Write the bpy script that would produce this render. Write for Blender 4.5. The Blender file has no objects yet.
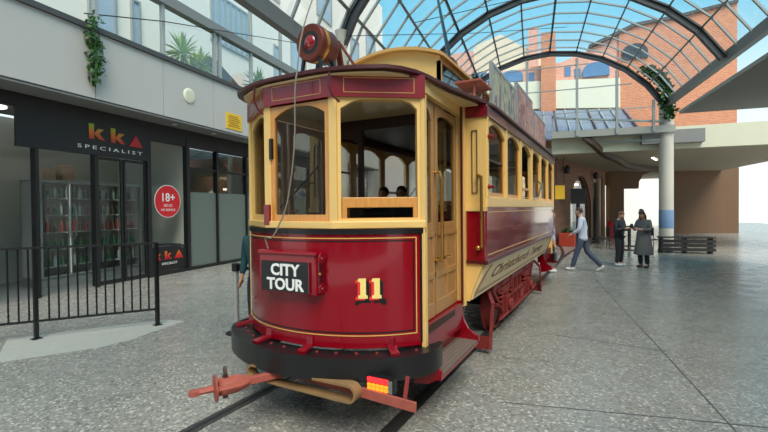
import bpy, bmesh, math, random
from mathutils import Vector, Matrix
random.seed(7)
D = bpy.data; SC = bpy.context.scene; COL = SC.collection
pi = math.pi; sin = math.sin; cos = math.cos; rad = math.radians

# ------------------------------------------------------------------ colour / materials
def lin(c):
    c /= 255.0
    return c/12.92 if c <= .04045 else ((c+.055)/1.055)**2.4
def rgb(r, g, b): return (lin(r), lin(g), lin(b), 1)
MAT = {}
def mat(name, col, rough=.5, metal=0., noise=0., scale=8., bump=0., coat=0., spec=.5, emit=0., stretch=None):
    m = D.materials.new(name); m.use_nodes = True; nt = m.node_tree; b = nt.nodes['Principled BSDF']
    b.inputs['Roughness'].default_value = rough; b.inputs['Metallic'].default_value = metal
    b.inputs['Coat Weight'].default_value = coat; b.inputs['Coat Roughness'].default_value = .06
    b.inputs['Specular IOR Level'].default_value = spec
    b.inputs['Base Color'].default_value = col
    if emit:
        b.inputs['Emission Color'].default_value = col; b.inputs['Emission Strength'].default_value = emit
    if noise or bump:
        tc = nt.nodes.new('ShaderNodeTexCoord'); n = nt.nodes.new('ShaderNodeTexNoise')
        n.inputs['Scale'].default_value = scale; n.inputs['Detail'].default_value = 6
        src = tc.outputs['Object']
        if stretch:
            mp = nt.nodes.new('ShaderNodeMapping'); mp.inputs['Scale'].default_value = stretch
            nt.links.new(src, mp.inputs['Vector']); src = mp.outputs['Vector']
        nt.links.new(src, n.inputs['Vector'])
        if noise:
            mx = nt.nodes.new('ShaderNodeMix'); mx.data_type = 'RGBA'
            d = 1-noise; u = 1+noise*.6
            mx.inputs[6].default_value = (col[0]*d, col[1]*d, col[2]*d, 1)
            mx.inputs[7].default_value = (min(1, col[0]*u), min(1, col[1]*u), min(1, col[2]*u), 1)
            nt.links.new(n.outputs['Fac'], mx.inputs[0]); nt.links.new(mx.outputs[2], b.inputs['Base Color'])
        if bump:
            bp = nt.nodes.new('ShaderNodeBump'); bp.inputs['Strength'].default_value = bump; bp.inputs['Distance'].default_value = .01
            nt.links.new(n.outputs['Fac'], bp.inputs['Height']); nt.links.new(bp.outputs['Normal'], b.inputs['Normal'])
    MAT[name] = m
    return m
def glass(name, tint=(1, 1, 1, 1), refl=.08, rough=.02, gain=.5, haze=0., hazecol=(.6, .65, .65, 1)):
    m = D.materials.new(name); m.use_nodes = True; nt = m.node_tree; nt.nodes.clear()
    out = nt.nodes.new('ShaderNodeOutputMaterial'); t = nt.nodes.new('ShaderNodeBsdfTransparent'); t.inputs[0].default_value = tint
    g = nt.nodes.new('ShaderNodeBsdfGlossy'); g.inputs['Roughness'].default_value = rough
    lw = nt.nodes.new('ShaderNodeLayerWeight'); lw.inputs['Blend'].default_value = .25
    mr = nt.nodes.new('ShaderNodeMapRange'); mr.inputs['To Min'].default_value = refl; mr.inputs['To Max'].default_value = min(1, refl+.6)
    nt.links.new(lw.outputs['Fresnel'], mr.inputs['Value'])
    mr.inputs['To Max'].default_value = min(1, refl+gain); mx = nt.nodes.new('ShaderNodeMixShader'); nt.links.new(mr.outputs[0], mx.inputs[0])
    src = t.outputs[0]
    if haze:
        df = nt.nodes.new('ShaderNodeBsdfDiffuse'); df.inputs[0].default_value = hazecol
        m2 = nt.nodes.new('ShaderNodeMixShader'); m2.inputs[0].default_value = haze
        nt.links.new(t.outputs[0], m2.inputs[1]); nt.links.new(df.outputs[0], m2.inputs[2]); src = m2.outputs[0]
    nt.links.new(src, mx.inputs[1]); nt.links.new(g.outputs[0], mx.inputs[2]); nt.links.new(mx.outputs[0], out.inputs[0])
    MAT[name] = m
    return m
def brick_mat(name, c1, c2, mortar, scale=4.):
    m = D.materials.new(name); m.use_nodes = True; nt = m.node_tree; b = nt.nodes['Principled BSDF']; b.inputs['Roughness'].default_value = .85
    tc = nt.nodes.new('ShaderNodeTexCoord'); mp = nt.nodes.new('ShaderNodeMapping'); mp.inputs['Rotation'].default_value = (pi/2, 0, 0)
    br = nt.nodes.new('ShaderNodeTexBrick'); br.inputs['Scale'].default_value = scale
    br.inputs['Color1'].default_value = c1; br.inputs['Color2'].default_value = c2; br.inputs['Mortar'].default_value = mortar
    nt.links.new(tc.outputs['Object'], mp.inputs['Vector']); nt.links.new(mp.outputs['Vector'], br.inputs['Vector'])
    nt.links.new(br.outputs['Color'], b.inputs['Base Color']); MAT[name] = m
    return m

mat('red_paint', rgb(136, 0, 22), .22, coat=.6, spec=.25, noise=.04, scale=2)
mat('waist_gloss', rgb(126, 2, 22), .14, coat=.7, spec=.3, noise=.06, scale=2)
mat('red_dark', rgb(128, 4, 26), .3, coat=.4)
mat('maroon', rgb(84, 12, 22), .3, coat=.4)
mat('rim_brown', rgb(74, 26, 30), .4)
mat('roof_grey', rgb(176, 168, 150), .6, noise=.1)
mat('cream', rgb(234, 192, 116), .38, noise=.06, scale=3, coat=.15)
mat('cream_pale', rgb(232, 206, 150), .35, noise=.06, scale=3, coat=.3)
mat('tan', rgb(206, 158, 92), .5, noise=.15, scale=5)
mat('clerestory_cream', rgb(228, 184, 112), .5, noise=.06, scale=3)
mat('honey_wood', rgb(214, 148, 74), .35, noise=.35, scale=9, coat=.3, stretch=(6, 6, 1))
mat('door_wood', rgb(176, 128, 74), .42, noise=.35, scale=9, coat=.2, stretch=(5, 5, .6))
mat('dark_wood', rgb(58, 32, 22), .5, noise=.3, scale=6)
mat('gold', rgb(214, 172, 90), .4)
mat('number_gold', rgb(244, 216, 130), .4)
mat('number_red', rgb(226, 44, 40), .4)
mat('black_paint', rgb(14, 13, 13), .35)
mat('bumper_black', rgb(24, 24, 26), .34, noise=.2, scale=5)
mat('sign_black', rgb(22, 24, 26), .45)
mat('white_letter', rgb(236, 236, 232), .5)
mat('gear_red', rgb(132, 40, 36), .6, noise=.3, scale=12)
mat('rust_pink', rgb(166, 84, 70), .65, noise=.35, scale=14, bump=.3)
mat('strap_tan', rgb(140, 108, 70), .75, noise=.2, scale=14)
mat('brass', rgb(196, 150, 80), .25, metal=.9)
mat('steel', rgb(180, 180, 178), .25, metal=1.)
mat('chrome_grey', rgb(190, 190, 188), .25, metal=.5)
mat('rail_steel', rgb(96, 94, 92), .35, metal=.7, noise=.2)
mat('joint', rgb(84, 84, 82), .8)
mat('groove', rgb(38, 36, 35), .8)
mat('rubber', rgb(26, 24, 24), .8)
mat('rope', rgb(132, 124, 110), .8)
mat('copper', rgb(118, 54, 40), .42, metal=.55, noise=.3, scale=10)
mat('lamp_band', rgb(206, 140, 60), .25, metal=.8)
mat('red_lens', rgb(150, 10, 24), .15, coat=.6)
mat('amber_lens', rgb(255, 130, 30), .3, emit=1.3)
mat('red_lamp', rgb(240, 44, 48), .3, emit=.9)
mat('lettering', rgb(116, 84, 60), .5)
mat('tread', rgb(112, 96, 86), .8, noise=.3, scale=14, stretch=(12, .5, 1))
mat('steel_dark', rgb(66, 68, 70), .45, metal=.2)
mat('steel_grey', rgb(150, 154, 154), .5)
mat('beam_grey', rgb(122, 124, 122), .55)
mat('bar_grey', rgb(152, 160, 160), .5)
mat('fascia_grey', rgb(184, 182, 176), .6, noise=.05, scale=1.5)
mat('cap_dark', rgb(70, 70, 70), .6)
mat('soffit', rgb(128, 128, 126), .7, noise=.1)
mat('frame_black', rgb(20, 20, 22), .45)
mat('wall_white', rgb(236, 230, 218), .7, noise=.06, scale=.6)
mat('render_cream', rgb(226, 214, 190), .8, noise=.1, scale=1)
mat('render_grey', rgb(150, 146, 138), .8, noise=.1)
mat('shop_wall', rgb(190, 190, 180), .8)
mat('fridge_grey', rgb(150, 152, 150), .5, metal=.2)
mat('shop_lamp', rgb(255, 236, 200), .5, emit=9)
mat('led', rgb(255, 250, 240), .5, emit=3)
mat('yellow_sign', rgb(232, 184, 34), .5)
mat('yellow_ink', rgb(150, 110, 30), .5)
mat('disc_red', rgb(206, 30, 38), .45)
mat('leaf', rgb(120, 158, 64), .5, noise=.4, scale=5)
mat('leaf_light', rgb(186, 204, 96), .5, noise=.3, scale=5)
mat('leaf_dark', rgb(48, 92, 34), .5, noise=.4, scale=6)
mat('trunk', rgb(140, 126, 70), .8, noise=.3)
mat('vent_white', rgb(226, 226, 206), .5)
mat('vent_cream', rgb(206, 206, 180), .6)
mat('column_white', rgb(206, 202, 190), .6, noise=.06, scale=2)
mat('band_blue', rgb(120, 150, 186), .6)
mat('brown_steel', rgb(76, 60, 50), .6)
mat('pier_brown', rgb(110, 84, 62), .8, noise=.2)
mat('slab_grey', rgb(150, 152, 146), .6)
mat('cream_panel', rgb(206, 204, 180), .7, noise=.08, scale=2)
mat('soffit_warm', rgb(168, 158, 138), .8, noise=.1)
mat('roof_blue', rgb(112, 128, 150), .35, noise=.2, scale=3)
mat('window_blue', rgb(96, 134, 176), .2, noise=.25, scale=2)
mat('window_pale', rgb(168, 184, 198), .2, noise=.2, scale=2)
mat('window_dark', rgb(58, 66, 74), .15, noise=.3, scale=3)
mat('cream_band', rgb(222, 222, 204), .7, noise=.12, scale=.8)
mat('planter_red', rgb(176, 58, 36), .6)
mat('bench_dark', rgb(46, 44, 44), .6, noise=.2)
mat('skin', rgb(206, 158, 130), .6); mat('skin2', rgb(190, 140, 112), .6)
mat('hair_brown', rgb(62, 42, 32), .7, noise=.3, scale=30); mat('hair_dark', rgb(40, 30, 26), .7, noise=.3, scale=30)
mat('hair_ginger', rgb(120, 76, 48), .7, noise=.3, scale=30)
mat('eye', rgb(30, 24, 22), .3)
mat('lip', rgb(160, 90, 80), .6)
mat('shirt_white', rgb(206, 214, 232), .8, noise=.08, scale=12); mat('print_teal', rgb(130, 178, 194), .8)
mat('jeans_blue', rgb(74, 86, 108), .85, noise=.2, scale=20)
mat('black_cloth', rgb(38, 38, 42), .6, noise=.2, scale=12)
mat('grey_cloth', rgb(104, 104, 106), .85, noise=.15, scale=20)
mat('dress_grey', rgb(112, 110, 110), .85, noise=.25, scale=30)
mat('teal_cloth', rgb(24, 66, 70), .8, noise=.2, scale=12)
mat('navy_cloth', rgb(36, 40, 58), .85); mat('pink_cloth', rgb(176, 106, 124), .85); mat('lav_cloth', rgb(172, 172, 206), .85)
mat('shoe_white', rgb(212, 214, 218), .6); mat('shoe_dark', rgb(48, 44, 44), .6); mat('sole_blue', rgb(120, 170, 220), .5)
mat('bottle_green', rgb(26, 92, 42), .12, noise=.2); mat('bottle_brown', rgb(96, 52, 24), .12); mat('bottle_clear', rgb(150, 164, 156), .12)
mat('bottle_red', rgb(150, 40, 30), .2)
mat('pole_black', rgb(22, 22, 24), .4)
mat('carton', rgb(176, 146, 120), .8)
mat('plaster_lit', rgb(236, 232, 222), .8)
glass('tram_glass', tint=(.80, .80, .78, 1), refl=.006, gain=.12); glass('dark_glass', tint=(.75, .8, .8, 1), refl=.05)
glass('roof_glass', tint=(.97, 1, 1, 1), refl=.005, gain=.15)
glass('shop_glass', tint=(.95, .97, .96, 1), refl=.004, gain=.2)
glass('frosted_glass', tint=(.75, .8, .78, 1), refl=.05, rough=.35, haze=.72, hazecol=rgb(120, 131, 124))
glass('balcony_glass', tint=(.98, 1, 1, 1), refl=.005, gain=.2)
brick_mat('brick_orange', rgb(206, 134, 98), rgb(190, 116, 84), rgb(214, 180, 156), 3)
brick_mat('brick_pink', rgb(222, 166, 148), rgb(208, 146, 128), rgb(226, 200, 186), 3)
brick_mat('brick_dark', rgb(142, 104, 82), rgb(122, 88, 70), rgb(130, 108, 94), 4)

def advert_mat(name, ramp, scale):
    m = D.materials.new(name); m.use_nodes = True; nt = m.node_tree; b = nt.nodes['Principled BSDF']; b.inputs['Roughness'].default_value = .6
    tc = nt.nodes.new('ShaderNodeTexCoord'); mp = nt.nodes.new('ShaderNodeMapping'); mp.inputs['Scale'].default_value = (1, 2.2, 1.1)
    n = nt.nodes.new('ShaderNodeTexNoise'); n.inputs['Scale'].default_value = scale; n.inputs['Detail'].default_value = 3; n.inputs['Distortion'].default_value = 1.5
    cr = nt.nodes.new('ShaderNodeValToRGB')
    while len(cr.color_ramp.elements) < len(ramp): cr.color_ramp.elements.new(.5)
    for e, (p, c) in zip(cr.color_ramp.elements, ramp): e.position = p; e.color = c
    nt.links.new(tc.outputs['Object'], mp.inputs[0]); nt.links.new(mp.outputs[0], n.inputs['Vector'])
    nt.links.new(n.outputs['Fac'], cr.inputs[0]); nt.links.new(cr.outputs[0], b.inputs['Base Color']); MAT[name] = m
advert_mat('advert_a', [(.3, rgb(84, 92, 100)), (.42, rgb(150, 158, 140)), (.5, rgb(190, 186, 150)), (.58, rgb(120, 88, 120)), (.7, rgb(120, 136, 140))], 2.2)
advert_mat('advert_b', [(.3, rgb(96, 84, 96)), (.42, rgb(170, 130, 130)), (.5, rgb(206, 160, 140)), (.6, rgb(130, 84, 84)), (.7, rgb(150, 140, 150))], 2.2)

def floor_mat():
    m = D.materials.new('terrazzo'); m.use_nodes = True; nt = m.node_tree; b = nt.nodes['Principled BSDF']
    N = nt.nodes.new; L = nt.links.new
    tc = N('ShaderNodeTexCoord')
    v = N('ShaderNodeTexVoronoi'); v.inputs['Scale'].default_value = 50
    L(tc.outputs['Object'], v.inputs['Vector'])
    cr = N('ShaderNodeValToRGB')
    for e, (p, c) in zip(cr.color_ramp.elements, [(.30, (.80, .80, .80, 1)), (1, (2.1, 2.1, 2.0, 1))]): e.position = p; e.color = c
    e_ = cr.color_ramp.elements.new(.0); e_.color = (.40, .40, .40, 1); e_ = cr.color_ramp.elements.new(.82); e_.color = (1.0, 1.0, 1.0, 1)
    sep = N('ShaderNodeSeparateColor'); L(v.outputs['Color'], sep.inputs[0]); L(sep.outputs[0], cr.inputs[0])
    n = N('ShaderNodeTexNoise'); n.inputs['Scale'].default_value = .9; n.inputs['Detail'].default_value = 5
    L(tc.outputs['Object'], n.inputs['Vector'])
    mix = N('ShaderNodeMix'); mix.data_type = 'RGBA'
    mix.inputs[6].default_value = rgb(134, 132, 126); mix.inputs[7].default_value = rgb(166, 163, 155)
    L(n.outputs['Fac'], mix.inputs[0])
    mul = N('ShaderNodeMix'); mul.data_type = 'RGBA'; mul.blend_type = 'MULTIPLY'; mul.inputs[0].default_value = .8
    L(mix.outputs[2], mul.inputs[6]); L(cr.outputs[0], mul.inputs[7]); L(mul.outputs[2], b.inputs['Base Color'])
    n2 = N('ShaderNodeTexNoise'); n2.inputs['Scale'].default_value = 2.5; L(tc.outputs['Object'], n2.inputs['Vector'])
    mr = N('ShaderNodeMapRange'); mr.inputs['To Min'].default_value = .14; mr.inputs['To Max'].default_value = .38
    L(n2.outputs['Fac'], mr.inputs['Value']); L(mr.outputs[0], b.inputs['Roughness'])
    MAT['terrazzo'] = m
floor_mat()
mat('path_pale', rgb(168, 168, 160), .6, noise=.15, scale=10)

# ------------------------------------------------------------------ frames
CAM = Vector((2.37, 0, 1.83)); AZ = rad(9.15)
AU = Vector((cos(AZ), sin(AZ), 0)); AV = Vector((-sin(AZ), cos(AZ), 0)); A0 = Vector((CAM.x, 0, 0))
def A(u, v, z): return A0+AU*u+AV*v+Vector((0, 0, z))     # arcade frame (u right, v along the arcade)
def W(x, y, z): return Vector((x, y, z))
ORI = {}

class MB:
    def __init__(s, T=W): s.bm = bmesh.new(); s.T = T; s.mi = 0
    def face(s, vs):
        try:
            f = s.bm.faces.new(vs); f.material_index = s.mi; return f
        except ValueError: return None
    def pts(s, ps): return [s.bm.verts.new(s.T(*p)) for p in ps]
    def box(s, a, b):
        x0, y0, z0 = a; x1, y1, z1 = b
        v = s.pts([(x0, y0, z0), (x1, y0, z0), (x1, y1, z0), (x0, y1, z0), (x0, y0, z1), (x1, y0, z1), (x1, y1, z1), (x0, y1, z1)])
        for f in ((3, 2, 1, 0), (4, 5, 6, 7), (0, 1, 5, 4), (1, 2, 6, 5), (2, 3, 7, 6), (3, 0, 4, 7)): s.face([v[i] for i in f])
        return s
    def prism(s, lo, hi):
        a = s.pts(lo); b = s.pts(hi); n = len(lo)
        s.face(a[::-1]); s.face(b)
        for i in range(n): s.face([a[i], a[(i+1) % n], b[(i+1) % n], b[i]])
        return s
    def bar(s, p, q, w, h, up=(0, 0, 1)):
        p = Vector(s.T(*p)); q = Vector(s.T(*q)); d = (q-p).normalized(); u = Vector(up)
        if abs(d.dot(u)) > .98: u = Vector((1, 0, 0)) if abs(d.x) < .9 else Vector((0, 1, 0))
        r = d.cross(u).normalized(); u = r.cross(d).normalized()
        k = [(-1, -1), (1, -1), (1, 1), (-1, 1)]
        a = [s.bm.verts.new(p+r*i*w/2+u*j*h/2) for i, j in k]; b = [s.bm.verts.new(q+r*i*w/2+u*j*h/2) for i, j in k]
        s.face(a[::-1]); s.face(b)
        for i in range(4): s.face([a[i], a[(i+1) % 4], b[(i+1) % 4], b[i]])
        return s
    def tube(s, ps, r, n=8, closed=False, flat=None):
        ps = [Vector(s.T(*p)) for p in ps]; m = len(ps); rings = []; prev = None
        for i, p in enumerate(ps):
            if closed: d = ps[(i+1) % m]-ps[i-1]
            else: d = ps[min(i+1, m-1)]-ps[max(i-1, 0)]
            d.normalize()
            if prev is None: u = Vector((0, 0, 1)) if abs(d.z) < .9 else Vector((1, 0, 0))
            else: u = prev
            a = d.cross(u).normalized(); u = a.cross(d).normalized(); prev = u
            rr = r[i] if isinstance(r, (list, tuple)) else r
            fl = flat or (1, 1)
            rings.append([s.bm.verts.new(p+(a*cos(2*pi*k/n)*fl[0]+u*sin(2*pi*k/n)*fl[1])*rr) for k in range(n)])
        for i in range(m if closed else m-1):
            A_, B_ = rings[i], rings[(i+1) % m]
            for k in range(n): s.face([A_[k], A_[(k+1) % n], B_[(k+1) % n], B_[k]])
        if not closed: s.face(rings[0][::-1]); s.face(rings[-1])
        return s
    def lathe(s, prof, c, axis=(0, 0, 1), n=24, cap=True):
        ax = Vector(axis).normalized(); t = Vector((0, 0, 1)) if abs(ax.z) < .9 else Vector((1, 0, 0))
        a = ax.cross(t).normalized(); b = ax.cross(a); c = Vector(s.T(*c)); rings = []
        for r, h in prof: rings.append([s.bm.verts.new(c+ax*h+(a*cos(2*pi*k/n)+b*sin(2*pi*k/n))*max(r, 1e-4)) for k in range(n)])
        for i in range(len(rings)-1):
            for k in range(n): s.face([rings[i][k], rings[i][(k+1) % n], rings[i+1][(k+1) % n], rings[i+1][k]])
        if cap: s.face(rings[0][::-1]); s.face(rings[-1])
        return s
    def ball(s, c, r, n=10):
        r = r if isinstance(r, (tuple, list)) else (r, r, r); m = n//2+1; rows = []
        for i in range(m+1):
            th = pi*i/m
            rows.append([s.bm.verts.new(s.T(c[0]+r[0]*sin(th)*cos(2*pi*k/n), c[1]+r[1]*sin(th)*sin(2*pi*k/n), c[2]+r[2]*cos(th))) for k in range(n)] if 0 < i < m else [s.bm.verts.new(s.T(c[0], c[1], c[2]+r[2]*cos(th)))])
        for i in range(m):
            a, b = rows[i], rows[i+1]
            for k in range(n):
                if len(a) == 1: s.face([a[0], b[k], b[(k+1) % n]])
                elif len(b) == 1: s.face([a[k], b[0], a[(k+1) % n]])
                else: s.face([a[k], b[k], b[(k+1) % n], a[(k+1) % n]])
        return s
    def sheet(s, rows, thick=None):
        """grid of points; thick = list of same-shaped inner points"""
        def g(rows, flip):
            V_ = [s.pts(r) for r in rows]
            for i in range(len(V_)-1):
                for j in range(len(V_[0])-1):
                    q = [V_[i][j], V_[i][j+1], V_[i+1][j+1], V_[i+1][j]]
                    s.face(q[::-1] if flip else q)
            return V_
        a = g(rows, False)
        if thick:
            b = g(thick, True); R, C_ = len(rows)-1, len(rows[0])-1
            for j in range(C_):
                s.face([a[0][j], b[0][j], b[0][j+1], a[0][j+1]]); s.face([a[R][j+1], b[R][j+1], b[R][j], a[R][j]])
            for i in range(R):
                s.face([a[i+1][0], b[i+1][0], b[i][0], a[i][0]]); s.face([a[i][C_], b[i][C_], b[i+1][C_], a[i+1][C_]])
        return s
    def plate(s, outer, inner, f, d0, d1):
        """ring between two loops of (s,t); f(s,t,d) -> world"""
        n = len(outer); sv = s.T; s.T = f
        o0 = s.pts([(a, b, d0) for a, b in outer]); i0 = s.pts([(a, b, d0) for a, b in inner])
        o1 = s.pts([(a, b, d1) for a, b in outer]); i1 = s.pts([(a, b, d1) for a, b in inner])
        for k in range(n):
            j = (k+1) % n
            s.face([o0[k], o0[j], i0[j], i0[k]]); s.face([o1[j], o1[k], i1[k], i1[j]])
            s.face([o0[j], o0[k], o1[k], o1[j]]); s.face([i0[k], i0[j], i1[j], i1[k]])
        s.T = sv; return s
    def slab(s, loop, f, d0, d1):
        sv = s.T; s.T = f
        s.prism([(a, b, d0) for a, b in loop], [(a, b, d1) for a, b in loop]); s.T = sv; return s
    def addmesh(s, me, f):
        vs = [s.bm.verts.new(f(*v.co)) for v in me.vertices]
        for p in me.polygons: s.face([vs[i] for i in p.vertices])
        return s
    def build(s, name, m, parent=None, origin=None, smooth=False, bevel=0, local=False):
        bm = s.bm; bmesh.ops.recalc_face_normals(bm, faces=bm.faces)
        if local: o = Vector((0, 0, 0))
        elif parent is not None: o = ORI[parent.name]
        elif origin is not None: o = Vector(origin)
        else:
            xs = [v.co for v in bm.verts]
            lo = Vector((min(c.x for c in xs), min(c.y for c in xs), min(c.z for c in xs))); hi = Vector((max(c.x for c in xs), max(c.y for c in xs), 0))
            o = Vector(((lo.x+hi.x)/2, (lo.y+hi.y)/2, lo.z))
        for v in bm.verts: v.co -= o
        me = D.meshes.new(name); bm.to_mesh(me); bm.free()
        ms = m if isinstance(m, (list, tuple)) else [m]
        for q in ms: me.materials.append(MAT[q])
        if smooth:
            for p in me.polygons: p.use_smooth = True
            if hasattr(me, 'set_sharp_from_angle'): me.set_sharp_from_angle(angle=rad(40))
        ob = D.objects.new(name, me); COL.objects.link(ob)
        if parent is not None: ob.parent = parent; ORI[ob.name] = o if not local else ORI.get(parent.name, Vector())
        else: ob.location = o; ORI[ob.name] = o.copy()
        if parent is not None and not local: ORI[ob.name] = ORI[parent.name].copy()
        if bevel:
            b = ob.modifiers.new('bevel', 'BEVEL'); b.width = bevel; b.segments = 2; b.limit_method = 'ANGLE'; b.angle_limit = rad(40)
        return ob

def tag(o, label, cat, group=None, kind=None):
    o['label'] = label; o['category'] = cat
    if group: o['group'] = group
    if kind: o['kind'] = kind
    return o
def thing(name, label, cat, loc, group=None, rz=0, kind=None):
    o = D.objects.new(name, None); COL.objects.link(o); o.location = loc; o.rotation_euler = (0, 0, rz); o.empty_display_size = .1
    ORI[o.name] = Vector(loc)
    if label: tag(o, label, cat, group, kind)
    return o
def structure(name, loc=(0, 0, 0)):
    o = D.objects.new(name, None); COL.objects.link(o); o.location = loc; ORI[o.name] = Vector(loc); o['kind'] = 'structure'
    return o
def struct(o): o['kind'] = 'structure'; return o
def dup(root, loc, rz=None, label=None, group=None):
    r = root.copy(); COL.objects.link(r); r.location = loc
    if rz is not None: r.rotation_euler = (0, 0, rz)
    if label: r['label'] = label
    if group: r['group'] = group
    for ch in list(root.children):
        c = ch.copy(); COL.objects.link(c); c.parent = r
        for g in list(ch.children):
            d = g.copy(); COL.objects.link(d); d.parent = c
    return r
def text(body, size, extrude=.002, offset=0., shear=0., space=1., align='CENTER'):
    cu = D.curves.new('t', 'FONT'); cu.body = body; cu.size = size; cu.extrude = extrude; cu.offset = offset; cu.shear = shear
    cu.space_character = space; cu.align_x = align; cu.resolution_u = 3
    ob = D.objects.new('t', cu); COL.objects.link(ob); dg = bpy.context.evaluated_depsgraph_get(); dg.update()
    me = D.meshes.new_from_object(ob.evaluated_get(dg)); D.objects.remove(ob); D.curves.remove(cu)
    return me
def smooth_path(ps, n=6):
    ps = [Vector(p) for p in ps]; out = []
    for i in range(len(ps)-1):
        p0, p1, p2, p3 = ps[max(i-1, 0)], ps[i], ps[i+1], ps[min(i+2, len(ps)-1)]
        for k in range(n):
            t = k/n
            out.append(.5*((2*p1)+(p2-p0)*t+(2*p0-5*p1+4*p2-p3)*t*t+(3*p1-p0-3*p2+p3)*t**3))
    out.append(ps[-1]); return out

def arch_loops(s0, s1, t0, t1, border, rise, top=None, N=8, bot=None):
    """outer rect + inner arched loop, same count"""
    b = border; top = b if top is None else top; bot = b if bot is None else bot
    i0, i1, j0, j1 = s0+b, s1-b, t0+bot, t1-top
    inner = [(i0, j0), (i1, j0)]; outer = [(s0, t0), (s1, t0)]
    for k in range(N+1):
        a = k/N; x = i1+(i0-i1)*a; c = 2*a-1
        inner.append((x, j1-rise+rise*(1-abs(c)**2.4)))
        outer.append((s1 if k == 0 else s0 if k == N else x, t1))
    return outer, inner

# ================================================================== TRAM
YC = 7.48
tram = thing('tram', 'red and cream vintage tram with CITY TOUR box and number 11', 'tram', (0, YC, 0))
def mirror(p): return W(p.x, 2*YC-p.y, p.z)          # the far end of the tram
R_D = 1.2176; CYD = 2.84+R_D; TH = math.asin(.98/R_D)
def dash(end):
    def f(th, z, off): 
        p = W((R_D+off)*sin(th), CYD-(R_D+off)*cos(th), z); return p if end == 0 else mirror(p)
    return f
def band(mb, f, th0, th1, z0, z1, o0, o1, n=24):
    a = [[f(th0+(th1-th0)*i/n, z, o1) for i in range(n+1)] for z in (z0, z1)]
    b = [[f(th0+(th1-th0)*i/n, z, o0) for i in range(n+1)] for z in (z0, z1)]
    return mb.sheet(a, b)
FV = [(-.98, 3.335), (-.35, 2.91), (.35, 2.91), (.98, 3.335)]
def facet(i, end):
    a = Vector(FV[i]); b = Vector(FV[i+1]); d = (b-a).normalized(); n = Vector((-d.y, d.x))
    def f(s, t, dep):
        p = a+d*s+n*dep; p = W(p.x, p.y, t); return p if end == 0 else mirror(p)
    return f, (b-a).length
def poly_ring(mb, end, off0, off1, z0, z1, extend=0):
    """facetted band around the platform front between two offsets (outward)"""
    def offs(off):
        out = []
        P_ = [Vector(p) for p in FV]
        for i, p in enumerate(P_):
            ns = []
            if i > 0: d = (P_[i]-P_[i-1]).normalized(); ns.append(Vector((d.y, -d.x)))
            if i < 3: d = (P_[i+1]-P_[i]).normalized(); ns.append(Vector((d.y, -d.x)))
            n = sum(ns, Vector((0, 0))); n.normalize(); k = off/max(.3, n.dot(ns[0])); out.append(p+n*k)
        return out
    o, i_ = offs(off1), offs(off0)
    mk = (lambda p, z: W(p.x, p.y, z)) if end == 0 else (lambda p, z: mirror(W(p.x, p.y, z)))
    mb.sheet([[mk(p, z0) for p in o], [mk(p, z1) for p in o]], [[mk(p, z0) for p in i_], [mk(p, z1) for p in i_]])
    return mb

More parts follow.
